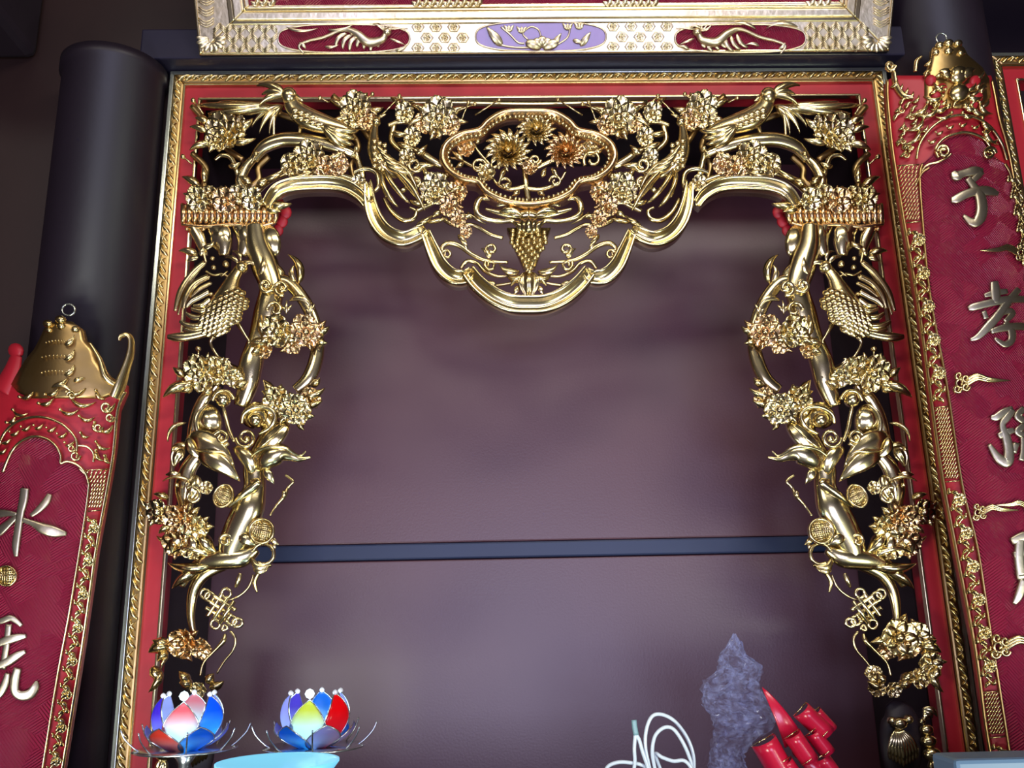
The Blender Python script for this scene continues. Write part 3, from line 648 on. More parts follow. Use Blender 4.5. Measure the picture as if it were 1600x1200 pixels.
    # --- medallions
    g = G(); g.disc(349, 775, 20, 44, 3.6, (.0, .1), .78, math.radians(22), 4, .9); m1 = B(g, 'medallion', 'gold', lab='oval cross-hatched medallion')
    g = G(); g.disc(409, 830, 21, 40, 4, (.05, .05), 1, .2, 4, 1.0); B(g, 'medallion', 'gold', lab='round coin medallion with lattice centre')
    # --- ribbons and strands
    g = G()
    g.mk().tube([(446, 742, 24), (458, 752, 24), (450, 762, 24), (444, 776, 26), (432, 790, 24), (422, 806, 28)], [2, 2.4, 2.6, 3.4, 1.8, 1.8], 8); g.ball(444, 772, 27, 4, 8, 6, sy=1.8)
    g.mk().scroll(412, 866, 17, 3.4, 30, .8, PI*1.1, 1, end=.9); g.mk().leaf((420, 838), (436, 852), 10, 28); g.mk().leaf((424, 862), (432, 846), 8, 28); g.mk().leaf((394, 872), (424, 880), 12, 32, bow=.35); g.mk().leaf((396, 884), (420, 886), 12, 32, bow=.3)
    g.mk().tube([(424, 882, 26), (408, 892, 26), (398, 908, 26), (402, 926, 24)], [3, 3.2, 4, 1.5], 8); g.mk().tube([(376, 896, 22), (372, 908, 22), (368, 918, 20)], [3, 4, 2], 8)
    g.mk().tube([(396, 898, 20), (388, 918, 20), (372, 932, 18), (350, 940, 20)], [1.6, 2.2, 1.8, 1.6], 7)
    g.mk().tube([(352, 990, 22), (349, 1002, 24), (334, 1018, 24), (318, 1036, 24), (313, 1056, 24)], [2, 4, 2.2, 1.8, 1.8], 8); g.mk().tube([(360, 986, 22), (368, 998, 22), (364, 1016, 22), (350, 1034, 22), (339, 1052, 22)], [2.2, 2.2, 2, 1.8, 1.8], 8)
    for g_ in g.pieces(): B(g_, 'ribbon', 'gold')
    # --- endless knot
    g = G(); ca, sa = math.cos(math.radians(33)), math.sin(math.radians(33))
    def kt(u, v): return (345+u*ca-v*sa, 951+(u*sa+v*ca))
    for k in (-1, 0, 1):
        p, q = kt(k*11, -21), kt(k*11, 21); g.tube([(p[0], p[1], 26), (*kt(k*11, 0), 30+2*k), (q[0], q[1], 26)], 3.5, 8)
        p, q = kt(-21, k*11), kt(21, k*11); g.tube([(p[0], p[1], 30), (*kt(0, k*11), 26-2*k), (q[0], q[1], 30)], 3.5, 8)
    for (u, v) in ((-6, -25), (6, 25), (25, 6), (-25, -6)):
        c = kt(u, v); g.tube([(c[0]+7*math.cos(a), c[1]+7*math.sin(a), 27) for a in [i*PI/4 for i in range(8)]], 2.5, 8, closed=True, sub=3)
    c = kt(34, 4); g.tube([(c[0]+7.5*math.cos(a), c[1]+6.5*math.sin(a), 27) for a in [i*PI/4 for i in range(8)]], 2.8, 8, closed=True, sub=3)
    c = kt(-33, -6); g.tube([(c[0]+7*math.cos(a), c[1]+7*math.sin(a), 27) for a in [i*PI/4 for i in range(8)]], 2.2, 8, closed=True, sub=3)
    g.tube([(*kt(18, 18), 26), (*kt(26, 20), 26), (*kt(20, 27), 26), (*kt(18, 18), 26)], 2.2, 8)
    B(g, 'endless_knot', 'gold_smooth')
    # --- hanging gourds with ribbed tassels at the foot
    g = G(); g.tube([(318, 1098, 6), (306, 1116, 8), (302, 1150, 10), (304, 1190, 10), (310, 1225, 8)], [8, 26, 34, 30, 14], 16, .4)
    B(g, 'gourd_backing', 'dark', lab='dark rounded backing of the hanging gourd')
    g = G()
    for k in range(9): x = 286+k*5.0; g.leaf((303+k*1.0, 1140), (x-6, 1200-abs(k-4)*3), 7.5, 36, 30, bow=.12-.03*k, shape='feather')
    g.ball(304, 1130, 34, 13, 12, 8, .8, .8); g.ball(290, 1124, 30, 8); g.ball(316, 1126, 32, 7)
    B(g, 'tassel', 'gold_smooth')
    g = G()
    for (x, y, r) in ((262, 1140, 11), (260, 1158, 13), (256, 1178, 15)): g.ball(x, y, 24, r, 12, 8, .7, .8)
    for k in range(5): g.leaf((266, 1108+k*4), (244+k*7, 1120+k*2), 11, 26, 26, bow=.2)
    g.leaf((256, 1186), (248, 1215), 22, 24, 22, groove=3)
    B(g, 'tassel', 'gold_smooth')
    if mir: FL(296, 996, 27, 40, 5, 1, (0, 0), cup=.15, boss=.3); FL(268, 990, 18, 34, 5, 1, (0, 0), cup=.15)
    return root

# ---- centre hanging ---------------------------------------------------------
def valance():
    root = empty('carved_valance', tuple(MAIN.pt(826, 470, 10)), 'carved and gilded openwork valance across the top with scalloped rim and beaded medallion', 'carving', 'carved openwork hangings of the niche')
    def both(fn, name, mat='gold', par=root, lab=None, ax=axis_mid):
        out = []
        for mir in (None, ax):
            g = G(); fn(g); o = g.build(name, M[mat], par, MAIN, mir)
            if lab: o['label'] = lab
            out.append(o)
        return out
    def one(fn, name, mat='gold', par=root, lab=None):
        g = G(); fn(g); o = g.build(name, M[mat], par)
        if lab: o['label'] = lab
        return o
    # scalloped rim, arch by arch
    lip = [(-12, 0), (-12, 26), (-9, 30), (-4, 20), (3, 19), (8, 28), (11, 34), (14, 28), (13, 0)]
    rim_pts = [(417, 322, 6), (432, 300, 6), (456, 290, 6), (486, 287, 6), (516, 287, 6), (540, 292, 6), (560, 304, 6), (572, 318, 6)]
    both(lambda g: g.band(rim_pts, [(-a, b) for a, b in lip], w=[.6, .75, .8, .8, .8, .75, .7, .6]), 'arch_rim', 'gold_smooth', ax=axis_side)
    def lobes(g):
        g.band([(574, 284, 10), (578, 318, 10), (588, 346, 10), (606, 366, 10), (632, 374, 10), (656, 364, 10), (666, 356, 8)], [(-a, b) for a, b in lip], w=[.5, .8, .95, .95, .9, .8, .5])
        g.band([(664, 362, 10), (676, 392, 10), (688, 416, 10), (706, 432, 10), (726, 434, 10), (738, 424, 8)], [(-a, b) for a, b in lip], w=[.6, .85, .95, .95, .85, .5])
    both(lobes, 'scallop_rim', 'gold_smooth')
    one(lambda g: g.band([(730, 424, 12), (746, 444, 12), (770, 463, 12), (798, 475, 12), (826, 477, 12), (854, 475, 12), (882, 463, 12), (906, 444, 12), (922, 424, 12)], [(-a, b*1.15) for a, b in lip], w=[.9, 1, 1.05, 1.1, 1.12, 1.1, 1.05, 1, .9]), 'scallop_rim', 'gold_smooth')
    # beaded quatrefoil medallion
    prof = [(9, 0), (9, 26), (7, 31), (2, 33), (-3, 31), (-5, 26), (-9, 25), (-9, 0)]
    outl = [(826, 176), (790, 178), (764, 192), (750, 206), (722, 212), (700, 226), (693, 244), (702, 264), (722, 278), (748, 284), (762, 300), (790, 313), (826, 318), (862, 313), (890, 300), (904, 284), (930, 278), (950, 264), (959, 244), (952, 226), (930, 212), (902, 206), (888, 192), (862, 178)]
    md = one(lambda g: g.band([(826+(x-826)*1.0, 247+(y-247)*1.0, 14) for x, y in outl], prof, closed=True, sub=4, w=[.74]*24), 'medallion_frame', 'gold_red_reflect')
    def beads(g):
        P = spline([(826+(x-826)*.945, 247+(y-247)*.915, 0) for x, y in outl], 12, True); L = 0; last = P[0]; g.ball(last[0], last[1], 46, 2.7, 8, 5)
        for p in P[1:]:
            if math.hypot(p[0]-last[0], p[1]-last[1]) >= 5.8: g.ball(p[0], p[1], 46, 2.7, 8, 5); last = p
    one(beads, 'bead_string', 'gold_smooth', md)
    def inner(g):
        g.tube([(826, 316, 16), (822, 290, 20), (818, 262, 22), (800, 246, 24)], [5, 5, 4, 3]); g.tube([(818, 270, 22), (838, 262, 22), (870, 248, 24), (900, 240, 24), (930, 244, 22)], [4, 4, 4, 3, 2])
        g.tube([(800, 250, 22), (770, 262, 22), (744, 262, 22), (720, 250, 22), (704, 246, 20)], [4, 3.5, 3, 2.6, 2]); g.tube([(770, 262, 22), (750, 240, 24), (740, 224, 24)], [3, 2.5, 2])
        g.tube([(822, 290, 20), (800, 296, 20), (780, 290, 20), (768, 276, 20)], [4, 4, 3, 2]); g.tube([(822, 294, 20), (846, 296, 20), (872, 286, 20), (884, 268, 20)], [4, 4, 3, 2])
        g.scroll(926, 250, 15, 3, 26, 1.1, PI*.8); g.scroll(748, 260, 12, 2.6, 26, 1.2, 0, -1); g.scroll(868, 284, 10, 2.4, 24, 1.2, PI); g.scroll(836, 250, 9, 2.6, 30, 1.5, 0); g.scroll(790, 288, 11, 2.8, 24, 1.0, PI)
        for a, b in (((790, 262), (780, 282)), ((724, 250), (706, 236)), ((724, 254), (712, 262)), ((740, 228), (728, 216)), ((744, 224), (752, 212)), ((862, 262), (872, 276)), ((930, 240), (944, 230)), ((900, 236), (916, 222)), ((786, 294), (800, 284)), ((840, 298), (852, 306)), ((812, 298), (800, 306)), ((846, 276), (854, 262))): g.leaf(a, b, 9, 28, groove=1)
    one(inner, 'stems', 'gold', md)
    def mum(x, y, R, h):
        def f(g):
            for rg, (n, q, t) in enumerate(((16, 1, .1), (14, .8, .35), (11, .6, .8), (8, .36, 1.4))):
                for k in range(n):
                    a = 2*PI*(k+.5*rg)/n; r0 = R*q*.35; r1 = R*q
                    g.leaf((x+r0*math.cos(a), y+r0*math.sin(a)*.9), (x+r1*math.cos(a), y+r1*math.sin(a)*.9), R*.28, h+rg*3, h+rg*4+R*t*.5, bow=.15, nu=6, nv=5, th=1.6)
            g.ball(x, y, h+16, R*.14, 8, 5)
        return f
    one(mum(794, 234, 38, 28), 'chrysanthemum', 'gold', md); one(mum(838, 200, 32, 26), 'chrysanthemum', 'gold', md); one(mum(884, 234, 34, 27), 'chrysanthemum', 'gold_red_reflect', md)
    one(lambda g: g.flower(728, 232, 15, 26, 5, 1), 'blossom', 'gold_red_reflect', md); one(lambda g: g.flower(760, 270, 15, 26, 5, 1), 'blossom', 'gold', md); one(lambda g: g.flower(828, 262, 13, 32, 5, 1), 'blossom', 'gold_red_reflect', md); one(lambda g: g.flower(922, 232, 13, 28, 5, 1), 'blossom', 'gold_smooth', md)
    # bat-shaped cloud with gourd bud, grapes, leaf tip
    def cloud(g):
        g.tube([(766, 312, 30), (752, 310, 32), (745, 320, 34), (746, 334, 34), (760, 342, 34), (782, 346, 34), (800, 345, 36), (806, 352, 36)], [2, 4.5, 5, 4.5, 4, 4, 3.6, 2], 9)
        g.leaf((776, 322), (806, 326), 9, 34, bow=-.2); g.leaf((780, 330), (818, 340), 13, 34, 38, bow=-.15, groove=1); g.leaf((790, 326), (826, 330), 10, 34, bow=.2)
        g.tube([(758, 326, 26), (780, 332, 28), (806, 336, 30), (826, 334, 30)], [2, 5, 7, 8], 10, .7)
    both(cloud, 'cloud_scroll', 'gold_smooth')
    def bud(g):
        for k, w in ((-2, 14), (2, 14), (-1, 16), (1, 16), (0, 17)):
            g.leaf((826+k*3, 366), (826+k*12, 338+abs(k)*4), w, 44-abs(k)*3, 48-abs(k)*3, bow=-.04*k, ridge=.6)
        g.leaf((818, 352), (810, 366), 10, 40); g.leaf((834, 352), (842, 366), 10, 40)
    one(bud, 'gourd_bud', 'gold_smooth')
    def grapes(g):
        g.poly([(792, 360), (860, 360), (846, 392), (836, 420), (818, 420), (806, 392)], 8, 30)
        for r in range(11):
            y = 362+r*6.1; wdt = 31-abs(r-3)*.5-max(0, r-3)*3.5; n = max(2, int(2*wdt/8.6))
            for k in range(n):
                u = (k+.5)/n*2-1; g.ball(826+u*wdt, y+(1.5 if k % 2 else -1.5), 34+9*(1-u*u), 4.0, 10, 7)
    one(grapes, 'grape_cluster', 'gold')
    def lower(g):
        g.leaf((825, 424), (824, 468), 34, 30, 28, groove=2); g.leaf((822, 430), (790, 428), 12, 30, bow=-.25, groove=1); g.leaf((820, 434), (798, 448), 12, 30, bow=.2, groove=1); g.leaf((812, 424), (780, 412), 11, 30, bow=-.2); g.leaf((812, 446), (802, 462), 9, 28)
        g.scroll(768, 390, 10, 3, 28, 1.2, PI*.5, 1); g.scroll(766, 414, 9, 2.8, 28, 1.2, PI*1.2, -1)
        g.tube([(697, 396, 22), (690, 388, 24), (700, 380, 26), (718, 384, 26), (738, 398, 26), (762, 408, 26), (794, 410, 26)], [2.5, 3.5, 4.2, 4, 3.6, 3.2, 2.6], 9)
        g.tube([(720, 420, 20), (730, 408, 22), (746, 412, 22), (758, 424, 24), (778, 432, 24), (798, 430, 24)], [3, 3.4, 3, 3, 2.8, 2], 8)
        g.leaf((730, 392), (716, 372), 7, 28, bow=.1); g.leaf((744, 428), (736, 444), 8, 24); g.leaf((764, 404), (752, 388), 9, 28, bow=.15); g.tube([(756, 440, 20), (770, 446, 20), (790, 444, 22), (806, 440, 24)], [2, 2.6, 2.6, 2], 7)
        g.scroll(698, 398, 8, 2.6, 26, 1.1, PI, 1); g.leaf((776, 448), (760, 438), 8, 24)
    both(lower, 'acanthus_scrolls', 'gold')
    # phoenixes either side of the medallion
    def phoenix(g):
        g.tube([(586, 196, 28), (584, 214, 30), (586, 234, 32), (596, 254, 32), (612, 268, 28), (622, 276, 24)], [5, 8, 12, 14, 10, 5], 12, .8); g.ball(588, 190, 30, 7.5)
        g.leaf((590, 184), (604, 178), 5, 30); g.leaf((584, 184), (574, 172), 5, 30); g.leaf((584, 188), (572, 182), 5, 30)
        for k in range(5): g.leaf((588+k*3, 222+k*8), (612+k*9, 246+k*6), 9, 44-k, 38, bow=.15, groove=1, shape='feather')
        for k in range(14): g.leaf((584+(k % 3)*8, 216+k*3.2), (586+(k % 3)*8, 224+k*3.2), 8, 43, shape='round', nu=4, nv=5)
        for a, b, bw in (((600, 262), (640, 316), .08), ((606, 258), (664, 328), -.06), ((612, 252), (652, 296), -.1), ((596, 266), (622, 322), .12), ((614, 262), (656, 312), .02)): g.leaf(a, b, 8, 38, 32, bow=bw, groove=1, shape='feather', nu=14)
        g.tube([(600, 272, 24), (598, 292, 24), (604, 308, 22)], [3, 2, 2], 6)
    both(phoenix, 'phoenix', 'gold')
    # guardian birds standing on the arches
    def perch(g):
        g.tube([(396, 250, 18), (412, 230, 24), (440, 219, 28), (472, 219, 30), (504, 224, 28), (530, 232, 26), (556, 242, 22)], [7, 10, 11, 11, 10, 9, 6], 12, .9)
        g.tube([(396, 248, 18), (384, 262, 18), (376, 284, 18), (384, 300, 18)], [6, 8, 9, 10], 10); g.tube([(336, 250, 20), (346, 243, 22), (360, 246, 22), (368, 262, 22), (372, 280, 20)], [2, 3.4, 4, 4, 3], 8)
        g.tube([(400, 300, 14), (420, 282, 16), (450, 270, 18), (490, 268, 18), (530, 274, 18), (560, 284, 18)], [6, 6, 5, 5, 5, 5], 10); g.tube([(552, 270, 22), (570, 264, 24), (588, 270, 24), (592, 290, 22), (584, 300, 20)], [3, 4, 4, 4, 3], 8)
        g.tube([(560, 300, 16), (566, 276, 18), (560, 252, 18), (556, 238, 20)], [6, 6, 5, 4], 9); g.tube([(600, 310, 18), (612, 330, 20), (630, 344, 22), (646, 342, 22), (650, 330, 22), (640, 324, 22)], [3, 4, 4.4, 4, 3, 2], 8)
    both(perch, 'branch', 'gold_smooth', ax=axis_side)
    def gbird(g):
        g.tube([(452, 152, 44), (460, 168, 42), (478, 184, 40), (506, 194, 36), (532, 200, 32), (548, 206, 28)], [11, 14, 17, 15, 10, 5], 14, .8); g.ball(452, 150, 48, 13, 12, 8)
        g.leaf((462, 150), (474, 158), 8, 48, shape='horn'); g.ball(460, 146, 58, 2.4, 8, 5)
        for b, w in (((400, 132), 12), ((408, 146), 12), ((404, 164), 11), ((416, 130), 9)): g.leaf((446, 150), b, w, 52, 48, bow=.12, groove=1)
        for b in ((308, 162), (324, 176), (340, 158), (376, 176)): g.leaf((430, 166), b, 10, 34, 30, bow=-.06, groove=1, shape='feather', nu=16)
        for b in ((392, 196), (404, 206), (420, 208)): g.leaf((444, 166), b, 10, 32, 24, bow=.1, groove=1)
        for k in range(16): x = 460+(k % 8)*9; y = 172+(k % 8)*3.4+(k//8)*9; g.leaf((x-5, y-3), (x+6, y+3), 9, 58-(k % 8)*2.6, shape='round', nu=4, nv=5)
        for b in ((556, 212), (552, 222), (560, 200), (540, 226)): g.leaf((506, 196), b, 10, 46, 34, bow=.15, groove=1, shape='feather')
        g.tube([(429, 172, 34), (428, 190, 32), (428, 214, 30)], [3, 2.4, 2.4], 7); g.tube([(470, 196, 30), (468, 208, 30), (462, 218, 30)], [4, 3, 2.4], 7)
    both(gbird, 'crested_bird', 'gold', ax=axis_side)
    # flowers spread over the valance
    def FL(x, y, R, h, n=6, rings=2, tilt=(0, -.4), mat='gold', ax=axis_mid, **k): both(lambda g: bloom(g, x, y, R, h, n, rings, tilt, **k), 'flower', mat, ax=ax)
    FL(347, 206, 26, 30, 7, 2, (.2, -.3), ax=axis_side); FL(336, 218, 14, 30, ax=axis_side); FL(372, 196, 14, 28, ax=axis_side)
    FL(556, 172, 24, 30, 7, 2, (0, -.5), ax=axis_mid); FL(572, 186, 14, 30, 5, 1, mat='gold_red_reflect'); FL(686, 184, 26, 30, 7, 2, (0, -.5)); FL(662, 192, 14, 26, 5, 1, mat='gold_red_reflect'); FL(704, 196, 14, 28, 5, 1, mat='gold_red_reflect')
    FL(680, 296, 22, 30, 6, 2, (0, -.4)); FL(714, 300, 15, 26, 5, 1, mat='gold_red_reflect'); FL(702, 322, 15, 28, 5, 1, mat='gold_red_reflect'); FL(716, 342, 12, 26, 5, 1, mat='gold_red_reflect'); FL(728, 362, 9, 26, 5, 1, mat='gold_red_reflect')
    FL(484, 248, 24, 30, 7, 2, (0, -.4), ax=axis_side); FL(508, 262, 15, 30, 5, 1, (0, -.6), 'gold_red_reflect', axis_side); FL(454, 258, 15, 28, 5, 1, (.1, -.5), ax=axis_side); FL(530, 256, 14, 28, 5, 1, (-.2, -.5), 'gold_red_reflect', axis_side)
    FL(350, 314, 17, 36, 5, 2, (0, -.6), 'gold_red_reflect', axis_side); FL(308, 312, 16, 34, 6, 1, (0, -.7), ax=axis_side); FL(394, 312, 15, 34, 5, 1, (0, -.7), 'gold_smooth', axis_side); FL(328, 306, 13, 28, 5, 1, ax=axis_side); FL(372, 304, 13, 30, 5, 1, ax=axis_side)
    FL(632, 176, 14, 28, 5, 1); FL(644, 214, 13, 26, 5, 1); FL(560, 286, 11, 30, 5, 1, ax=axis_mid); FL(636, 246, 12, 24, 5, 1)
    # leaf tips, stems and knobbed stamens
    def tips(g):
        for a, b, w in (((324, 206), (296, 198), 12), ((326, 192), (304, 184), 14), ((330, 224), (296, 234), 13), ((352, 186), (364, 170), 12), ((374, 200), (396, 184), 13), ((362, 222), (400, 216), 12), ((312, 292), (284, 276), 14), ((318, 286), (316, 256), 12), ((306, 292), (296, 302), 12), ((420, 320), (456, 318), 15), ((414, 324), (440, 330), 12), ((392, 288), (372, 276), 14), ((400, 290), (420, 276), 14)): g.leaf(a, b, w, 28, groove=1, bow=.08)
        for a in ((318, 178, 302, 157), (300, 256, 286, 245), (392, 258, 400, 240), (548, 246, 557, 232)): g.stem(*a, 34, 38, 1.3, 4.0)
        for a, b in (((470, 232), (500, 246)), ((440, 244), (470, 240)), ((410, 280), (446, 262)), ((452, 274), (490, 268)), ((500, 246), (540, 236)), ((356, 258), (376, 254))): g.leaf(a, b, 10, 28, 32, bow=.14, groove=1)
    both(tips, 'leaf_sprays', 'gold', ax=axis_side)
    def tips2(g):
        for a, b, w in (((536, 168), (512, 156), 11), ((548, 156), (550, 140), 10), ((566, 156), (574, 144), 10), ((576, 172), (600, 168), 11), ((538, 184), (520, 192), 11), ((668, 182), (636, 200), 10), ((664, 172), (640, 166), 11), ((684, 168), (680, 152), 12), ((704, 172), (728, 166), 12), ((706, 186), (732, 190), 11), ((662, 290), (640, 282), 12), ((668, 280), (660, 262), 11), ((690, 278), (702, 268), 11), ((700, 300), (728, 284), 10), ((722, 336), (744, 336), 10), ((690, 330), (676, 340), 10), ((716, 366), (730, 378), 9), ((612, 206), (640, 210), 10), ((620, 222), (648, 232), 11), ((650, 240), (668, 226), 11), ((648, 256), (680, 258), 12), ((626, 166), (610, 152), 10), ((650, 352), (676, 336), 10), ((666, 346), (700, 340), 8), ((730, 330), (760, 350), 5), ((622, 300), (640, 288), 9), ((640, 312), (668, 320), 9)): g.leaf(a, b, w, 26, groove=1, bow=.08)
        for a in ((514, 160, 500, 153), (564, 162, 582, 147), (640, 166, 624, 150), (742, 180, 780, 156), (720, 190, 732, 160), (706, 176, 742, 163), (596, 180, 624, 152), (586, 300, 572, 286)): g.stem(*a, 30, 34, 1.2, 3.4)
        g.tube([(606, 196, 16), (630, 190, 18), (660, 200, 18), (690, 214, 16)], [3, 4, 4, 5], 8); g.tube([(630, 230, 14), (656, 238, 16), (676, 252, 16), (694, 262, 14)], [4, 6, 7, 6], 9); g.tube([(650, 330, 16), (672, 318, 18), (690, 304, 18), (712, 290, 16), (738, 286, 14)], [4, 5, 5, 5, 5], 8)
        g.tube([(690, 340, 14), (712, 352, 16), (740, 352, 16), (766, 366, 16), (786, 372, 16)], [4, 4, 3.4, 3, 3], 8); g.scroll(648, 258, 12, 3, 26, 1.3, 0); g.scroll(650, 286, 9, 3, 28, 1.2, PI); g.tube([(616, 196, 14), (612, 220, 14), (630, 238, 16)], [5, 5, 4], 8); g.tube([(540, 190, 16), (570, 200, 18), (590, 196, 18)], [4, 5, 4], 8)
    both(tips2, 'leaf_sprays', 'gold')
    # rear lattice of branches that ties the flowers together
    def rear(g):
        for P in ([(300, 166), (330, 200), (352, 230), (380, 250)], [(300, 240), (322, 262), (320, 292), (340, 310)], [(520, 150), (548, 176), (566, 200), (588, 230)], [(380, 300), (404, 282), (404, 262), (420, 244)], [(430, 176), (470, 190), (500, 200), (544, 190), (560, 170)], [(548, 206), (560, 230), (548, 260), (560, 290)]): g.tube([(x, y, 8) for x, y in P], 5, 8)
    both(rear, 'branch', 'gold_dark', ax=axis_side)
    one(lambda g: g.band([(640, 160, 2), (726, 160, 2), (826, 162, 2), (926, 160, 2), (1012, 160, 2)], [(-3, 0), (-3, 8), (3, 8), (3, 0)]), 'top_rail', 'gold_smooth')
    return root
valance()
drape(False, 'left', 'left carved gilt side hanging with pheasant, flowers and endless knot, above the lotus lamp')
drape(True, 'right', 'right carved gilt side hanging with pheasant, flowers and endless knot, above the red bow')

# ================================================================= couplet boards on the pillars
def rows_interp(rows, step=10):
    out = []; y = rows[0][0]
    while y < rows[-1][0]:
        for i in range(len(rows)-1):
            if rows[i][0] <= y <= rows[i+1][0]:
                t = (y-rows[i][0])/(rows[i+1][0]-rows[i][0]); out.append((y, rows[i][1]+(rows[i+1][1]-rows[i][1])*t, rows[i][2]+(rows[i+1][2]-rows[i][2])*t)); break
        nxt = [r[0] for r in rows if r[0] > y+.01]; y = min(y+step, nxt[0])
    out.append(rows[-1]); return out
def sheet(rows, h, th, nv=17):
    g = G(); R = rows_interp(rows); g.shell([[(xl+(xr-xl)*j/(nv-1), y, h) for j in range(nv)] for y, xl, xr in R], th, h); return g
def stroke(g, pts, w, h=8):
    """one brush stroke: rounded flat raised bar, w = half-widths"""
    n = len(pts); P = [(p[0], p[1], h) for p in pts]
    g.tube(P, w, 14, .40, sub=5, sq=.62)
def vine(g, xf, y0, y1, wd, h=8, flip=1):
    y = y0; k = 0; P = []
    while y < y1: P.append((xf(y)+wd*.16*(1 if k % 2 else -1), y, h)); y += 13; k += 1
    if len(P) > 2: g.tube(P, 1.6, 6, sub=4)
    for i, p in enumerate(P):
        s_ = 1 if i % 2 else -1
        if i % 4 == 1:
            g.flower(p[0], p[1], wd*.36, h+1, 5, 1, boss=.3, cup=.2)
        for q in (0, 1):
            g.leaf((p[0], p[1]+q*3), (p[0]-s_*wd*(.36-.5*q), p[1]+8-q*12), 7.5, h+1, h+3, bow=.2*s_, groove=1, nu=6)
        g.ball(p[0]+s_*4, p[1]-4, h+1, 2.2, 6, 4)
def lattice(g, xl, xr, y0, y1, h=7):
    y = y0
    while y < y1:
        w = xr(y)-xl(y)
        for k in range(5):
            x = xl(y)+w*(k+.5)/5; g.leaf((x-2.6, y+4), (x+2.6, y-4), 2.6, h, h+1, nu=3, nv=5, th=1.5)
        y += 6.5
    for q in (y0-3, y1+3): g.tube([(xl(q), q, h), (xr(q), q-2, h)], 1.2, 5, sub=2)
def cloud_motif(g, cx, cy, s_, m, h=9):
    """wispy cloud with a long tail; m = -1 tail to the left"""
    for dx, dy, r in ((0, 0, 8), (8, -6, 6), (-2, -10, 6), (8, 6, 6), (-4, 9, 6)): g.scroll(cx+dx*s_, cy+dy*s_, r*s_, 2*s_, h, 1.2, 0, 1)
    for q in (-4, 0, 4): g.tube([(cx+m*8*s_, cy+q*s_, h), (cx+m*24*s_, cy+(q*.8-8)*s_, h+2), (cx+m*42*s_, cy+(q*.5-4)*s_, h+1), (cx+m*72*s_, cy-3*s_, h-1)], [3.0*s_, 2.8*s_, 2.2*s_, .5], 8)

# ---------- right board
axR = lambda y: 1503+.175*(y-215)
def curveR(px, py):
    o = (px-axR(py)); k = 1+(py-215)*.0002
    return -30*np.minimum(np.where(o < 0, o/(110*k), o/(72*k))**2, 1.6)
PR = Plane((0, -.165, 0), (0, -1, 0), curveR)
rb = empty('couplet_board', tuple(PR.pt(1700, 1255)), 'tall red couplet board with gilt characters on the right pillar', 'board', 'red couplet boards')
outR = [(118, 1400, 1549), (126, 1386, 1551), (150, 1386, 1556), (187, 1389, 1563), (241, 1395, 1578), (345, 1412, 1597), (491, 1437, 1625), (719, 1468, 1672), (855, 1493, 1695), (1015, 1524, 1730), (1139, 1541, 1757), (1255, 1562, 1783)]
inR = [(210, 1500, 1514), (216, 1482, 1528), (226, 1468, 1540), (238, 1462, 1546), (246, 1452, 1556), (256, 1441, 1570), (275, 1437, 1580), (340, 1441, 1593), (460, 1453, 1612), (600, 1479, 1640), (756, 1503, 1668), (855, 1527, 1680), (978, 1546, 1700), (1133, 1571, 1730), (1250, 1589, 1752)]
def at(rows, k): return lambda y: float(np.interp(y, [r[0] for r in rows], [r[k] for r in rows]))
sheet(outR, 0, 14).build('body', M['red'], rb, PR)
sheet(inR, 4, 5).build('field', M['red_hatch'], rb, PR)
def edge(g, rows, k, r=2.2, h=5): g.tube([(x[k], x[0], h) for x in rows], r, 8, sub=5)
g = G(); edge(g, outR[1:], 1, 2.6, 3); edge(g, outR[1:], 2, 2.6, 3); edge(g, inR[5:], 1, 2.0, 6); edge(g, inR[5:], 2, 2.0, 6)
g.tube([(1452, 262, 7), (1441, 270, 7), (1430, 290, 7)], 1.8, 6); g.build('gilt_edging', M['gold_dark'], rb, PR)
midR = lambda y: (at(outR, 1)(y)+at(inR, 1)(y))/2; midRr = lambda y: (at(outR, 2)(y)+at(inR, 2)(y))/2
lo_, li_ = (lambda y: at(outR, 1)(y)+4), (lambda y: at(inR, 1)(y)-4)
for a, b in ((262, 345), (640, 750), (1085, 1150)): g = G(); lattice(g, lo_, li_, a, b); g.build('lattice_relief', M['gold'], rb, PR)
g = G()
for a, b in ((362, 625), (768, 1070), (1168, 1240)): vine(g, midR, a, b, 30)
for a, b in ((280, 1200),): vine(g, midRr, a, b, 22)
g.build('vine_relief', M['gold'], rb, PR)
g = G()
g.tube([(1432, 248, 8), (1437, 225, 8), (1455, 200, 9), (1478, 185, 9), (1502, 180, 9), (1527, 185, 9), (1549, 200, 8), (1566, 225, 8), (1574, 250, 8)], 2.2, 8)
g.tube([(1466, 246, 8), (1462, 232, 8), (1474, 217, 9), (1490, 210, 9), (1508, 207, 9), (1526, 211, 9), (1540, 219, 8), (1549, 234, 8), (1546, 247, 8)], 2.2, 8)
g.scroll(1474, 237, 10, 3, 10, 1.4, PI, 1); g.scroll(1546, 240, 10, 3, 10, 1.4, 0, -1); g.tube([(1486, 240, 8), (1480, 246, 8), (1466, 253, 8), (1448, 258, 7), (1440, 268, 6)], 2, 7)
for k in range(9):
    a = PI*(1.0+k/8); x = 1504+52*math.cos(a); y = 236+42*math.sin(a)
    if 0 < k < 8: g.leaf((x-4, y+2), (x+7, y-3), 6, 9, bow=.2, groove=1, nu=6); g.ball(x-5, y, 10, 2, 6, 4)
g.build('arch_relief', M['gold'], rb, PR)
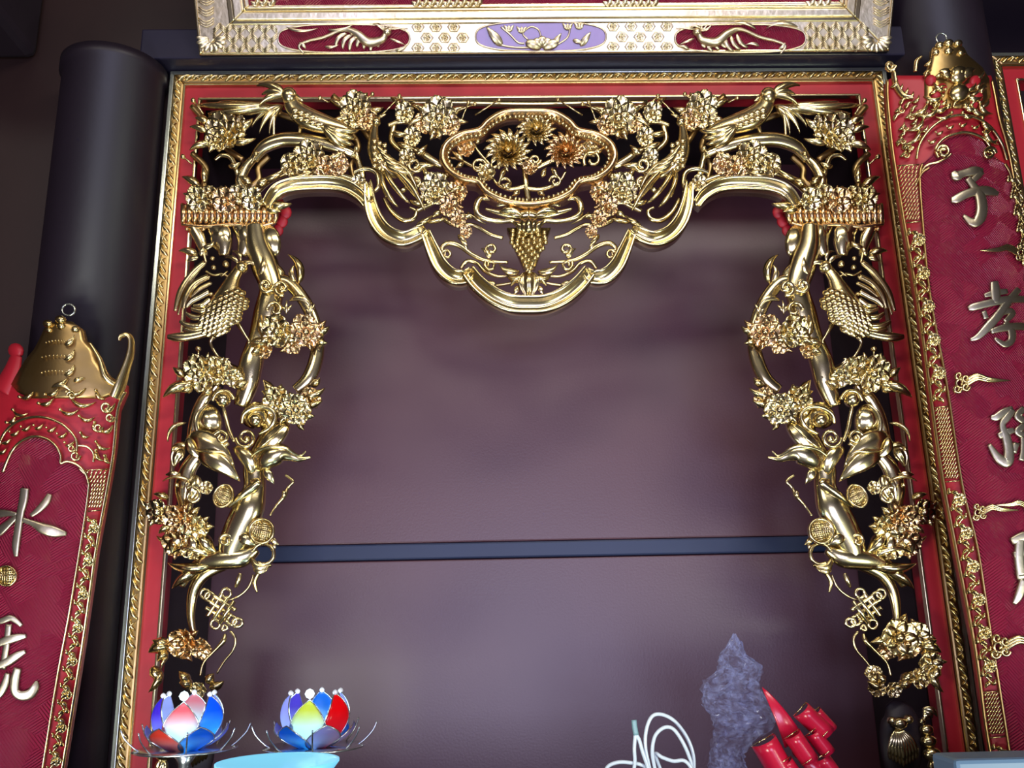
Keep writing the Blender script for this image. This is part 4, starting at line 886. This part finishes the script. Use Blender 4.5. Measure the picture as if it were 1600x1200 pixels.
# crown
g = G()
g.shell([[(xl+(xr-xl)*j/12, y, 4-2*abs(j/6-1)**2) for j in range(13)] for y, xl, xr in rows_interp([(66, 1468, 1500), (74, 1458, 1508), (84, 1458, 1513), (92, 1456, 1522), (104, 1452, 1536), (122, 1446, 1547), (150, 1446, 1550), (168, 1462, 1536)], 6)], 12, 4)
g.build('crown', M['gold_dark'], rb, PR)
g = G()
for x, y, r in ((1468, 71, 7), (1482, 68, 8), (1497, 68, 7), (1462, 82, 6), (1502, 83, 6), (1482, 80, 8)): g.ball(x, y, 4, r, 10, 7, .8, .8)
g.ball(1496, 118, 6, 17, 14, 8, .7, .9); g.leaf((1482, 122), (1468, 110), 14, 16, 16, bow=.2); g.leaf((1510, 122), (1524, 108), 14, 16, 16, bow=-.2); g.ball(1497, 146, 6, 17, 14, 8, .7, .9)
g.ball(1490, 112, 17, 3); g.ball(1503, 112, 17, 3)
for k in range(26):
    x = 1450+(k*37 % 96); y = 96+(k*23 % 70); g.leaf((x-5, y+5), (x+5, y-5), 7, 7, 9, bow=.25*(-1)**k, groove=1, nu=6)
for k in range(18):
    x = 1392+(k*13 % 44); y = 130+(k*29 % 110); g.leaf((x+10*(y-130)/110, y+5), (x+9+10*(y-130)/110, y-5), 7, 3, 6, bow=.25*(-1)**k, groove=1, nu=6)
for s_ in (-1, 1):
    cx = 1497
    for (x0, y0, x1, y1, w) in ((20, 140, 38, 128, 8), (24, 150, 54, 150, 9), (16, 164, 44, 170, 9), (30, 164, 66, 180, 8), (48, 160, 76, 178, 8), (10, 176, 36, 182, 7), (54, 184, 82, 204, 8), (60, 198, 88, 226, 8)):
        k_ = 1 if s_ < 0 else .72; g.leaf((cx+s_*x0*k_, y0), (cx+s_*x1*k_, y1), w, 8, 9, bow=.25*s_, groove=1); g.ball(cx+s_*x0*k_, y0, 9, 3, 7, 5)
for x, y in ((1402, 168), (1418, 178), (1408, 196), (1426, 196), (1404, 216), (1416, 226), (1438, 172), (1410, 238)): g.leaf((x-4, y+6), (x+5, y-6), 6, 5, 6, bow=.2, groove=1); g.scroll(x+6, y+4, 5, 1.6, 5, 1.1)
g.scroll(1391, 103, 8, 3, 4, 1.2, 0, 1); g.tube([(1396, 112, 2), (1400, 134, 2), (1412, 150, 3), (1426, 152, 3)], [4, 5, 5, 4], 8); g.tube([(1440, 88, 2), (1432, 96, 2), (1430, 112, 2)], [2, 3, 3], 8)
g.build('crown_relief', M['gold'], rb, PR)
g = G(); g.tube([(1471+8*math.cos(a), 60+8*math.sin(a), -4) for a in [i*PI/5 for i in range(10)]], 1.2, 7, closed=True, sub=3); g.build('hanging_ring', M['edge'], rb, PR)
g = G()
for x, y, r in ((1454, 126, 9), (1523, 127, 9), (1472, 138, 8), (1514, 138, 8), (1462, 150, 8), (1528, 152, 8), (1470, 165, 8), (1520, 164, 8)): g.ball(x, y, 3, r, 10, 6, .7)
g.build('red_bosses', M['red'], rb, PR)
# characters
def char(strokes, par, plane, lab):
    g = G()
    for pts, w in strokes: stroke(g, pts, w)
    o = g.build('carved_character', M['gold_char'], par, plane); o['label'] = lab
char([([(1489, 268), (1494, 275), (1505, 271), (1522, 267), (1536, 266)], [4, 8, 6, 7, 3]), ([(1534, 268), (1522, 280), (1512, 284)], [5, 5, 3]), ([(1512, 278), (1522, 292), (1531, 306), (1534, 326), (1530, 342), (1520, 348), (1505, 336)], [5, 6, 8, 9, 9, 7, 2]), ([(1486, 312), (1494, 311), (1510, 303), (1530, 298), (1546, 299), (1560, 303)], [4, 7, 7, 7, 7, 3])], rb, PR, 'gilt character 子')
char([([(1553, 440), (1555, 456), (1556, 474)], [6, 8, 6]), ([(1538, 462), (1553, 458), (1574, 455)], [3, 5, 4]), ([(1513, 483), (1520, 480), (1545, 474), (1575, 468), (1604, 468)], [3, 6, 6, 6, 5]), ([(1592, 452), (1578, 468), (1560, 492), (1542, 512), (1528, 526), (1516, 531)], [5, 6, 7, 7, 5, 2]), ([(1560, 492), (1574, 486), (1582, 490), (1570, 503)], [4, 5, 5, 4]), ([(1548, 518), (1570, 512), (1592, 510), (1606, 512)], [4, 6, 6, 5]), ([(1570, 503), (1580, 516), (1580, 532), (1569, 538), (1554, 528)], [4, 6, 6, 5, 2]), ([(1537, 486), (1541, 498)], [4, 4])], rb, PR, 'gilt character 孝')
char([([(1548, 652), (1556, 652), (1568, 644), (1582, 638)], [3, 6, 6, 4]), ([(1582, 640), (1574, 652), (1566, 664), (1572, 684), (1576, 706), (1573, 722), (1560, 716), (1545, 694)], [5, 6, 5, 7, 8, 9, 7, 3]), ([(1560, 682), (1572, 676), (1584, 672)], [5, 6, 4]), ([(1600, 638), (1590, 650), (1602, 662), (1590, 674), (1604, 682)], [5, 6, 5, 6, 5]), ([(1600, 682), (1600, 704), (1596, 720)], [6, 6, 5]), ([(1588, 692), (1584, 708)], [5, 4]), ([(1612, 690), (1618, 706)], [5, 5])], rb, PR, 'gilt character 孫')
char([([(1580, 846), (1600, 838), (1622, 840)], [6, 8, 6]), ([(1594, 838), (1592, 870), (1596, 900)], [7, 8, 8]), ([(1584, 868), (1606, 862), (1630, 862)], [6, 7, 6]), ([(1588, 900), (1610, 896), (1640, 900)], [7, 8, 6]), ([(1600, 905), (1592, 930), (1584, 944)], [7, 7, 3]), ([(1614, 905), (1630, 930), (1644, 942)], [7, 7, 4])], rb, PR, 'gilt character cut off by the right edge')
for a_ in ((1596, 394, .9, -1), (1500, 598, 1.1, 1), (1528, 800, .9, 1), (1560, 1010, 1.3, 1), (1612, 792, .8, -1)): g = G(); cloud_motif(g, *a_, 8); g.build('cloud_motif', M['gold'], rb, PR)

# ---------- left board
axL = lambda y: 107-.235*(y-485)
def curveL(px, py):
    o = (px-axL(py)); k = 1+(py-700)*.0002
    return -30*np.minimum(np.where(o > 0, o/(122*k), o/(85*k))**2, 1.6)
PL = Plane((0, -.195, 0), (0, -1, 0), curveL)
lb = empty('couplet_board', tuple(PL.pt(-50, 1250)), 'lower red couplet board cut off by the left edge, gilt bell-shaped top and horn', 'board', 'red couplet boards')
outL = [(600, 10, 196), (612, -16, 196), (640, -26, 184), (700, -32, 178), (740, -40, 172), (860, -62, 150), (1000, -92, 130), (1200, -130, 98), (1255, -142, 88)]
inL = [(684, 50, 58), (692, 28, 80), (706, 14, 93), (722, 8, 97), (725, -16, 110), (732, -24, 124), (745, -30, 136), (760, -34, 139), (833, -44, 129), (960, -66, 108), (1050, -84, 91), (1200, -112, 67), (1250, -122, 58)]
sheet(outL, 0, 14).build('body', M['red'], lb, PL)
sheet(inL, 4, 5).build('field', M['red_hatch'], lb, PL)
g = G(); edge(g, outL[1:], 2, 2.6, 3); edge(g, outL[1:], 1, 2.6, 3); edge(g, inL[5:], 2, 2.0, 6); edge(g, inL[5:], 1, 2.0, 6); g.build('gilt_edging', M['gold_smooth'], lb, PL)
g = G(); lattice(g, lambda y: at(inL, 2)(y)+4, lambda y: at(outL, 2)(y)-4, 738, 796); g.build('lattice_relief', M['gold_smooth'], lb, PL); g = G(); lattice(g, lambda y: at(outL, 1)(y)+4, lambda y: at(inL, 1)(y)-4, 738, 796)
g.build('lattice_relief', M['gold_smooth'], lb, PL)
g = G(); vine(g, lambda y: (at(inL, 2)(y)+at(outL, 2)(y))/2, 812, 1240, 24); vine(g, lambda y: (at(inL, 1)(y)+at(outL, 1)(y))/2, 812, 1240, 18); g.build('vine_relief', M['gold_smooth'], lb, PL)
g = G()
g.tube([(4, 738, 8), (12, 718, 8), (22, 700, 8), (36, 688, 9), (54, 682, 9), (74, 686, 9), (88, 698, 9), (95, 712, 8), (95, 724, 8), (106, 721, 8), (122, 727, 8), (134, 740, 8), (139, 756, 7)], 2.3, 8, sub=5)
g.tube([(-4, 700, 8), (6, 678, 8), (22, 662, 9), (44, 653, 9), (68, 652, 9), (92, 660, 9), (110, 674, 8), (120, 690, 8), (120, 706, 8)], 2.3, 8)
for k in range(8):
    a = PI*(1.05+k/8.6); x = 56+56*math.cos(a); y = 712+46*math.sin(a); g.leaf((x-6, y+3), (x+9, y-4), 7, 9, bow=.2, groove=1, nu=6); g.ball(x-6, y-2, 10, 2.4, 6, 4)
g.tube([(122, 696, 8), (136, 698, 8), (146, 708, 8), (146, 722, 8)], 2, 7); g.scroll(118, 712, 8, 2.2, 9, 1.2); g.scroll(112, 700, 6, 2, 9, 1.2)
for (x0, y0, x1, y1) in ((104, 612, 134, 606), (110, 622, 150, 628), (60, 630, 84, 622), (94, 640, 124, 640), (124, 650, 148, 652), (126, 676, 140, 682), (150, 610, 166, 624), (160, 640, 180, 630), (150, 690, 172, 700), (150, 704, 164, 720), (158, 674, 176, 664), (30, 620, 52, 612), (20, 640, 44, 646), (70, 616, 92, 606), (148, 660, 154, 676), (10, 660, 24, 650), (164, 712, 174, 724)):
    g.leaf((x0, y0), (x1, y1), 8, 7, 9, bow=.25, groove=1); g.ball(x0, y0, 8, 3, 7, 5)
g.scroll(166, 636, 9, 2.6, 8, 1.3); g.scroll(172, 652, 7, 2.4, 8, 1.2); g.scroll(112, 618, 7, 2.4, 8, 1.2, PI); g.scroll(154, 668, 7, 2, 8, 1.2)
g.build('arch_relief', M['gold'], lb, PL)
g = G()
g.shell([[(xl+(xr-xl)*j/12, y, 6-4*abs(j/6-1)**2) for j in range(13)] for y, xl, xr in rows_interp([(502, 84, 112), (512, 68, 126), (530, 60, 130), (545, 52, 144), (562, 38, 150), (585, 24, 168), (600, 16, 190), (612, 26, 186), (622, 46, 160)], 6)], 14, 4)
g.build('bell_crown', M['gold_dark'], lb, PL)
g = G()
for x, y, r in ((75, 506, 8), (95, 500, 9), (118, 515, 7), (76, 516, 6), (96, 510, 8)): g.ball(x, y, 4, r, 10, 7, .8, .8)
for yy, ww in ((533, 20), (556, 24), (580, 22)):
    for k in range(9): u = k/4-1; g.ball(92+u*ww-(yy-530)*.1, yy-3*(1-u*u)+2, 11, 1.7, 6, 4)
    g.leaf((100, yy+6), (116, yy-10), 8, 10, 10, bow=.2, groove=2)
g.tube([(180, 622, 2), (188, 602, 4), (196, 578, 6), (204, 552, 8), (205, 532, 9), (198, 523, 9), (188, 526, 9), (187, 532, 9)], [9, 9, 7, 6, 5, 4, 3, 2], 10); g.tube([(140, 535, 2), (156, 562, 2), (166, 590, 2), (186, 604, 2)], [2, 4, 6, 5], 8)
g.leaf((84, 600), (106, 590), 9, 10, bow=.2, groove=1); g.leaf((80, 606), (112, 612), 7, 10, bow=-.2); g.leaf((114, 596), (132, 590), 7, 10)
g.build('crown_relief', M['gold'], lb, PL)
g = G(); g.tube([(107+10*math.cos(a), 484+9*math.sin(a), -6) for a in [i*PI/5 for i in range(10)]], 1.5, 7, closed=True, sub=3); g.build('hanging_ring', M['edge'], lb, PL)
g = G(); g.ball(25, 548, -12, 12, 12, 8, .7); g.tube([(26, 556, -12), (18, 582, -8), (2, 612, -4)], [9, 13, 16], 10, .6); g.build('red_bosses', M['red'], lb, PL)
char([([(39, 763), (37, 780), (32, 802), (28, 830), (25, 852), (25, 870)], [7, 7, 6, 6, 6, 3]), ([(78, 772), (72, 784), (60, 797), (48, 806)], [4, 6, 5, 3]), ([(35, 812), (52, 818), (68, 826), (86, 831), (104, 834)], [4, 5, 9, 9, 3]), ([(30, 803), (16, 816), (0, 830), (-14, 842)], [3, 5, 7, 3]), ([(-24, 806), (-6, 803), (12, 802), (26, 804)], [4, 7, 5, 3])], lb, PL, 'gilt character 水')
g = G(); g.disc(11, 900, 17, 8, 2.5, hatch=3, hr=1.2); g.build('round_boss', M['gold'], lb, PL)
char([([(-12, 974), (4, 970), (18, 966), (34, 978)], [4, 5, 5, 3]), ([(-8, 1008), (10, 1001), (28, 996), (41, 994)], [5, 7, 6, 3]), ([(-6, 1042), (12, 1034), (28, 1024), (40, 1018)], [6, 7, 6, 3]), ([(28, 1044), (24, 1062), (24, 1080), (34, 1087), (48, 1084), (56, 1072), (57, 1064)], [6, 7, 7, 8, 8, 6, 2]), ([(12, 1052), (8, 1068), (0, 1084), (-14, 1096)], [4, 6, 6, 3]), ([(14, 975), (10, 1010), (4, 1046)], [5, 5, 5])], lb, PL, 'gilt character cut off by the left edge')

# ================================================================= small things on the altar table
def tubes3(paths, r, n=8, sub=6):
    V = []; Fc = []
    for P in paths:
        P = spline(P, sub); m = len(P); b = len(V)
        for i in range(m):
            t = P[min(i+1, m-1)]-P[max(i-1, 0)]; t /= np.linalg.norm(t)+1e-12; u = np.cross(t, (0.13, 0.31, 1)); u /= np.linalg.norm(u)+1e-12; w = np.cross(t, u)
            for k in range(n): a = 2*PI*k/n; V.append(tuple(P[i]+u*r*math.cos(a)+w*r*math.sin(a)))
        for i in range(m-1):
            for k in range(n): Fc.append((b+i*n+k, b+i*n+(k+1) % n, b+(i+1)*n+(k+1) % n, b+(i+1)*n+k))
        Fc += [tuple(b+k for k in range(n))[::-1], tuple(b+(m-1)*n+k for k in range(n))]
    return V, Fc
def petal_mat(name, tip, base, pos=.5):
    m, nt, b = new_mat(name)
    tc = N(nt, 'ShaderNodeTexCoord'); sp = N(nt, 'ShaderNodeSeparateXYZ'); nt.links.new(tc.outputs['Generated'], sp.inputs[0])
    cr = N(nt, 'ShaderNodeValToRGB'); cr.color_ramp.elements[0].position = pos-.18; cr.color_ramp.elements[0].color = (*base, 1); cr.color_ramp.elements[1].position = pos+.22; cr.color_ramp.elements[1].color = (*tip, 1)  # petal foot paled: glow of the bulb below painted into the glass
    nt.links.new(sp.outputs[2], cr.inputs[0]); nt.links.new(cr.outputs[0], b.inputs['Base Color']); b.inputs['Roughness'].default_value = .18
    tr = N(nt, 'ShaderNodeBsdfTranslucent'); nt.links.new(cr.outputs[0], tr.inputs[0]); mx = N(nt, 'ShaderNodeMixShader'); mx.inputs[0].default_value = .7
    out = nt.nodes['Material Output']; nt.links.new(b.outputs[0], mx.inputs[1]); nt.links.new(tr.outputs[0], mx.inputs[2]); nt.links.new(mx.outputs[0], out.inputs[0]); return m
LIT_MILK = (.80, .95, .97)
PM = {'violet': petal_mat('violet_petal_glass', (.16, .08, .62), (.45, .50, .88)), 'pink': petal_mat('pink_and_lit_milk_petal_glass', (.85, .25, .28), LIT_MILK, .62), 'blue': petal_mat('blue_petal_glass', (.02, .22, .75), (.2, .6, .95)), 'orange': petal_mat('orange_petal_glass', (.85, .10, .06), (.7, .3, .3)),
      'yellow': petal_mat('yellow_and_lit_milk_petal_glass', (.72, .70, .15), LIT_MILK, .6), 'red': petal_mat('red_petal_glass', (.80, .01, .02), (.7, .05, .08)), 'clear': petal_mat('pale_lilac_petal_glass', (.50, .48, .80), (.6, .65, .9))}
M['wire'] = basic('silver_wire', (.62, .66, .68), .25, .95)
M['bead'] = basic('pearl_bead', (.9, .9, .95), .12, 0, coat=.6)
def emis(name, col, st):
    m, nt, b = new_mat(name); b.inputs['Base Color'].default_value = (*col, 1); b.inputs['Emission Color'].default_value = (*col, 1); b.inputs['Emission Strength'].default_value = st; b.inputs['Roughness'].default_value = .2; return m
M['bulb'] = emis('cool_white_bulb_and_bead_glow', (.70, .92, 1.0), 3.5); M['dish'] = emis('cyan_glowing_dish', (.16, .52, .72), .95)
def lotus(px, py, yy, label, inner, outer, rot):
    c = Plane((0, yy, 0), (0, -1, 0)).pt(px, py); root = empty('lotus_lamp', (c[0], c[1], ZTAB), label, 'lamp', 'glass lotus lamps'); z0 = c[2]
    def petal(a, H, rb, rm, rt, w, mat, nm):
        V = []; nu, nv = 12, 7; ca, sa = math.cos(a), math.sin(a); edge_l = []; edge_r = []
        for i in range(nu+1):
            t = i/nu; r = rb*(1-t)**2+2*rm*t*(1-t)*1.35+rt*t*t; z = H*t; ww = max(.0008, w*math.sin(PI*(.06+.94*t)**.85)**.75) if t < 1 else .0008
            for j in range(nv):
                v = -1+2*j/(nv-1); ang = v*ww/max(r, .02); q = r*1.0; V.append((c[0]+q*math.cos(a+ang), c[1]+q*math.sin(a+ang), z0+z))
            edge_l.append(V[-nv]); edge_r.append(V[-1])
        Fc = [(i*nv+j, i*nv+j+1, (i+1)*nv+j+1, (i+1)*nv+j) for i in range(nu) for j in range(nv-1)]
        o = mesh_obj('petal', V, Fc, PM[mat], root); md = o.modifiers.new('glass', 'SOLIDIFY'); md.thickness = .0015; o['label'] = nm
        V, Fc = tubes3([edge_l+edge_r[::-1]], .0011, 6, 2); mesh_obj('wire_rim', V, Fc, M['wire'], o); return V
    for k, cn in enumerate(inner):
        a = rot+2*PI*k/len(inner); petal(a, .083 if k else .074, .02, .057, .040, .030, cn, cn+' tall glass petal')
        V, Fc = lathe([(q_[0]*(1.7 if k == 0 else 1), q_[1]*(1.7 if k == 0 else 1)) for q_ in ((0, -.0045), (.003, -.003), (.0045, 0), (.003, .003), (0, .0045))], (c[0]+.041*math.cos(a), c[1]+.041*math.sin(a), z0+.084), 12); mesh_obj('bead', V, Fc, M['bulb' if k == 0 else 'bead'], root)  # front bead is no bulb: larger, and emissive to give a bright glint
    for k, cn in enumerate(outer):
        a = rot+PI/len(inner)+2*PI*k/len(outer); petal(a, .038, .022, .052, .062, .028, cn, cn+' low glass petal')
    paths = []
    for k in range(8):
        a = rot+.2+2*PI*k/8; ca, sa = math.cos(a), math.sin(a); paths.append([(c[0]+.02*ca, c[1]+.02*sa, z0), (c[0]+.06*ca, c[1]+.06*sa, z0-.002), (c[0]+.088*ca, c[1]+.088*sa, z0+.018), (c[0]+.098*ca, c[1]+.098*sa, z0+.036)])
    V, Fc = tubes3(paths, .0012, 6, 4); mesh_obj('wire_sepals', V, Fc, M['wire'], root)
    V, Fc = lathe([(0, z0-.004), (.05, z0-.004), (.078, z0), (.08, z0+.001), (.078, z0+.003), (.03, z0+.001), (0, z0+.001)], (c[0], c[1], 0)); mesh_obj('wire_plate', V, Fc, M['wire'], root)
    zz = ZTAB; V, Fc = lathe([(0, zz), (.05, zz), (.05, zz+.006), (.012, zz+.012), (.009, z0-.02), (.02, z0-.004), (0, z0-.004)], (c[0], c[1], 0)); mesh_obj('stand', V, Fc, M['wire'], root)
    V, Fc = lathe([(0, z0+.002), (.014, z0+.006), (.018, z0+.02), (.012, z0+.034), (0, z0+.04)], (c[0], c[1], 0)); mesh_obj('bulb', V, Fc, M['bulb'], root)
    l = bpy.data.lights.new('lotus_bulb_light', 'POINT'); l.energy = .22; l.color = (.6, .9, 1.0); l.shadow_soft_size = .018; o = bpy.data.objects.new('lotus_bulb_light', l); COL.objects.link(o); o.location = (c[0], c[1], z0+.055)
FR = -PI/2
lotus(290, 1172, -.25, 'glass lotus lamp with violet, pink and blue petals at the foot of the left hanging', ['pink', 'blue', 'clear', 'pink', 'clear', 'violet'], ['blue', 'clear', 'clear', 'blue', 'clear', 'orange'], FR+.12)
lotus(491, 1168, -.25, 'glass lotus lamp with yellow, blue and red petals beside the glowing dish', ['yellow', 'red', 'clear', 'blue', 'violet', 'clear'], ['clear', 'clear', 'blue', 'violet', 'clear', 'blue'], FR-.05)
# glowing dish
c = Plane((0, -.455, 0), (0, -1, 0)).pt(434, 1190)
prof = [(0, c[2]-.012), (.055, c[2]-.008), (.080, c[2]), (.083, c[2]+.001), (.083, c[2]-.002), (.072, c[2]-.016), (.05, c[2]-.034), (.02, c[2]-.042), (.018, ZTAB+.01), (.045, ZTAB), (0, ZTAB)]
dl = empty('glowing_dish_lamp', (c[0], c[1], ZTAB), 'cyan glowing shallow dish lamp between the two lotus lamps', 'lamp')
V, Fc = lathe(prof[:8]+[(0, c[2]-.042)], (c[0], c[1], 0), 56); mesh_obj('dish', V, Fc, M['dish'], dl)
V, Fc = lathe([(0, c[2]-.044), (.018, c[2]-.044)]+prof[8:], (c[0], c[1], 0), 32); mesh_obj('foot', V, Fc, M['wire'], dl)
# white cable
def q(x, y): return (900+x/3.556, 950+y/3.556)
CP = Plane((0, -.20, 0), (0, -1, 0))
def c3(P): return [tuple(CP(np.array([[*q(x, y), h, h]]))[0]) for x, y, h in P]
M['cable'] = basic('white_cable_sheath', (.72, .80, .86), .3, coat=.3)
paths = [c3([(330, 1160, 0), (420, 1000, 4), (410, 900, 6), (386, 780, 8), (390, 680, 8), (420, 605, 6), (470, 590, 4), (540, 622, 2), (605, 700, 0), (645, 790, -2), (655, 880, -4), (640, 980, -6), (560, 1080, -4), (460, 1000, 0), (440, 900, 4), (424, 800, 10), (440, 710, 12), (490, 664, 12), (540, 672, 12), (590, 740, 10), (630, 830, 6), (640, 900, 4), (600, 1000, 0), (520, 1100, 0)]),
         c3([(470, 900, -6), (440, 810, -2), (480, 830, 4), (540, 850, 8), (600, 848, 10), (640, 890, 10), (660, 960, 4)]), c3([(325, 690, 12), (350, 730, 12), (370, 800, 12), (400, 890, 10), (420, 990, 6), (430, 1110, 0)]), c3([(330, 700, 12), (324, 780, 12), (326, 870, 10), (300, 980, 6), (260, 1100, 0)]), c3([(160, 960, 4), (170, 890, 6), (220, 860, 8), (290, 858, 8), (380, 880, 4), (440, 960, 0)])]
cb = empty('coiled_cable', tuple(c3([(420, 1160, 0)])[0]), 'white coiled cable standing in loops in front of the niche', 'cable')
V, Fc = tubes3(paths, .0031, 8, 6); mesh_obj('loops', V, Fc, M['cable'], cb)
V, Fc = tubes3([c3([(322, 622, 12), (326, 660, 12), (334, 705, 12)])], .0046, 8, 3); o = mesh_obj('plug', V, Fc, basic('grey_plug_plastic', (.25, .42, .45), .4), cb); o['label'] = 'grey-green plug end'
# crumpled bag
m, nt, b = new_mat('thin_crinkled_plastic'); b.inputs['Base Color'].default_value = (.50, .56, .95, 1); b.inputs['Roughness'].default_value = .12; b.inputs['Specular IOR Level'].default_value = .9
tc = N(nt, 'ShaderNodeTexCoord'); n1 = N(nt, 'ShaderNodeTexVoronoi', Scale=55.0); n1.feature = 'DISTANCE_TO_EDGE'; nt.links.new(tc.outputs['Object'], n1.inputs['Vector']); bp = N(nt, 'ShaderNodeBump', Strength=1.0, Distance=.006); nt.links.new(n1.outputs[0], bp.inputs['Height']); nt.links.new(bp.outputs[0], b.inputs['Normal'])
tp = N(nt, 'ShaderNodeBsdfTransparent'); mx = N(nt, 'ShaderNodeMixShader'); mx.inputs[0].default_value = .11; n2 = N(nt, 'ShaderNodeTexNoise', Scale=22.0, Detail=8.0, Distortion=2.5); nt.links.new(tc.outputs['Object'], n2.inputs['Vector']); cr = N(nt, 'ShaderNodeValToRGB'); cr.color_ramp.elements[0].color = (.07, .07, .07, 1); cr.color_ramp.elements[0].position = .42; cr.color_ramp.elements[1].color = (.42, .42, .42, 1); cr.color_ramp.elements[1].position = .72; nt.links.new(n2.outputs[0], cr.inputs[0]); nt.links.new(cr.outputs[0], mx.inputs[0]); nt.links.new(tp.outputs[0], mx.inputs[1]); nt.links.new(b.outputs[0], mx.inputs[2]); nt.links.new(mx.outputs[0], nt.nodes['Material Output'].inputs[0])
rows = [(990, 1146, 1149), (1005, 1137, 1159), (1025, 1124, 1166), (1037, 1122, 1188), (1052, 1117, 1192), (1064, 1100, 1186), (1078, 1096, 1190), (1100, 1097, 1203), (1120, 1111, 1216), (1138, 1114, 1206), (1152, 1114, 1184), (1176, 1110, 1160), (1250, 1100, 1180)]
R = rows_interp(rows, 5); rnd = random.Random(3); nu = 26; V = []; Fc = []
for i, (y, xl, xr) in enumerate(R):
    for j in range(nu):
        a = 2*PI*j/nu; u = math.cos(a); cx, hw = (xl+xr)/2, (xr-xl)/2*(1+rnd.uniform(-.06, .04)); hh = math.sin(a)*min(hw, 26)*.8+rnd.uniform(-7, 7)*min(1, hw/20)+5*math.sin(j*1.9+i*.6)*min(1, hw/20)
        V.append((cx+u*hw, y+rnd.uniform(-1.5, 1.5), hh, 0))
Fc = [(i*nu+j, i*nu+(j+1) % nu, (i+1)*nu+(j+1) % nu, (i+1)*nu+j) for i in range(len(R)-1) for j in range(nu)]
o = mesh_obj('plastic_bag', Plane((0, -.16, 0), (0, -1, 0))(V), Fc, m, None, False); tag(o, 'crumpled clear plastic bag standing up behind the red bow', 'bag')
# bow
M['ribbon'] = basic('red_satin_ribbon', (.62, .010, .045), .28, 0, coat=.4); BP = Plane((0, -.22, 0), (0, -1, 0))
bw = empty('ribbon_bow', tuple(BP.pt(1245, 1230)), 'red ribbon bow with gilt wired edges beside the plastic bag', 'bow')
def loop(p, qq, rad, h, a0=-.35, a1=PI+.35, squash=1.2):
    (x0, y0), (x1, y1) = p, qq; L = math.hypot(x1-x0, y1-y0); ux, uy = (x1-x0)/L, (y1-y0)/L; nx, ny = uy, -ux
    grid = []; n = 20
    for i in range(n+1):
        a = a0+(a1-a0)*i/n; o_, z = rad*math.cos(a), rad*squash*math.sin(a); row = []
        for j in range(5): t = j/4; row.append((x0+ux*L*t+nx*o_, y0+uy*L*t+ny*o_, h+z))
        grid.append(row)
    g = G(); g.shell(grid, 1.0, h); o = g.build('ribbon_loop', M['ribbon'], bw, BP)
    g = G(); g.tube([r[0] for r in grid[::2]], 1.1, 6, sub=2); g.tube([r[-1] for r in grid[::2]], 1.1, 6, sub=2); g.build('gilt_edge', M['gold_smooth'], o, BP)
loop((1250, 1108), (1290, 1146), 15, 8); loop((1272, 1112), (1298, 1140), 11, 2); loop((1237, 1147), (1265, 1188), 14, 22); loop((1268, 1143), (1293, 1176), 12, 12); loop((1192, 1156), (1222, 1208), 20, 8); loop((1282, 1182), (1306, 1216), 13, 4); loop((1224, 1190), (1248, 1224), 14, 14)
g = G(); g.leaf((1240, 1160), (1192, 1074), 34, 0, -6, shape='horn', ridge=.1, th=1); g.leaf((1250, 1180), (1300, 1225), 26, 4, 0, shape='round', th=1); g.ball(1252, 1172, 6, 15, 12, 8); g.build('ribbon_tail', M['ribbon'], bw, BP)
# box edge at the lower right
BX = Plane((0, -.50, 0), (0, -1, 0)); p0 = BX.pt(1492, 1187)
tag(box('storage_box', (p0[0], -.50, ZTAB), (p0[0]+.4, -.43, p0[2]), basic('blue_grey_card', (.11, .19, .29), .45), bevel=.006), 'blue-grey box corner at the bottom right edge', 'box')
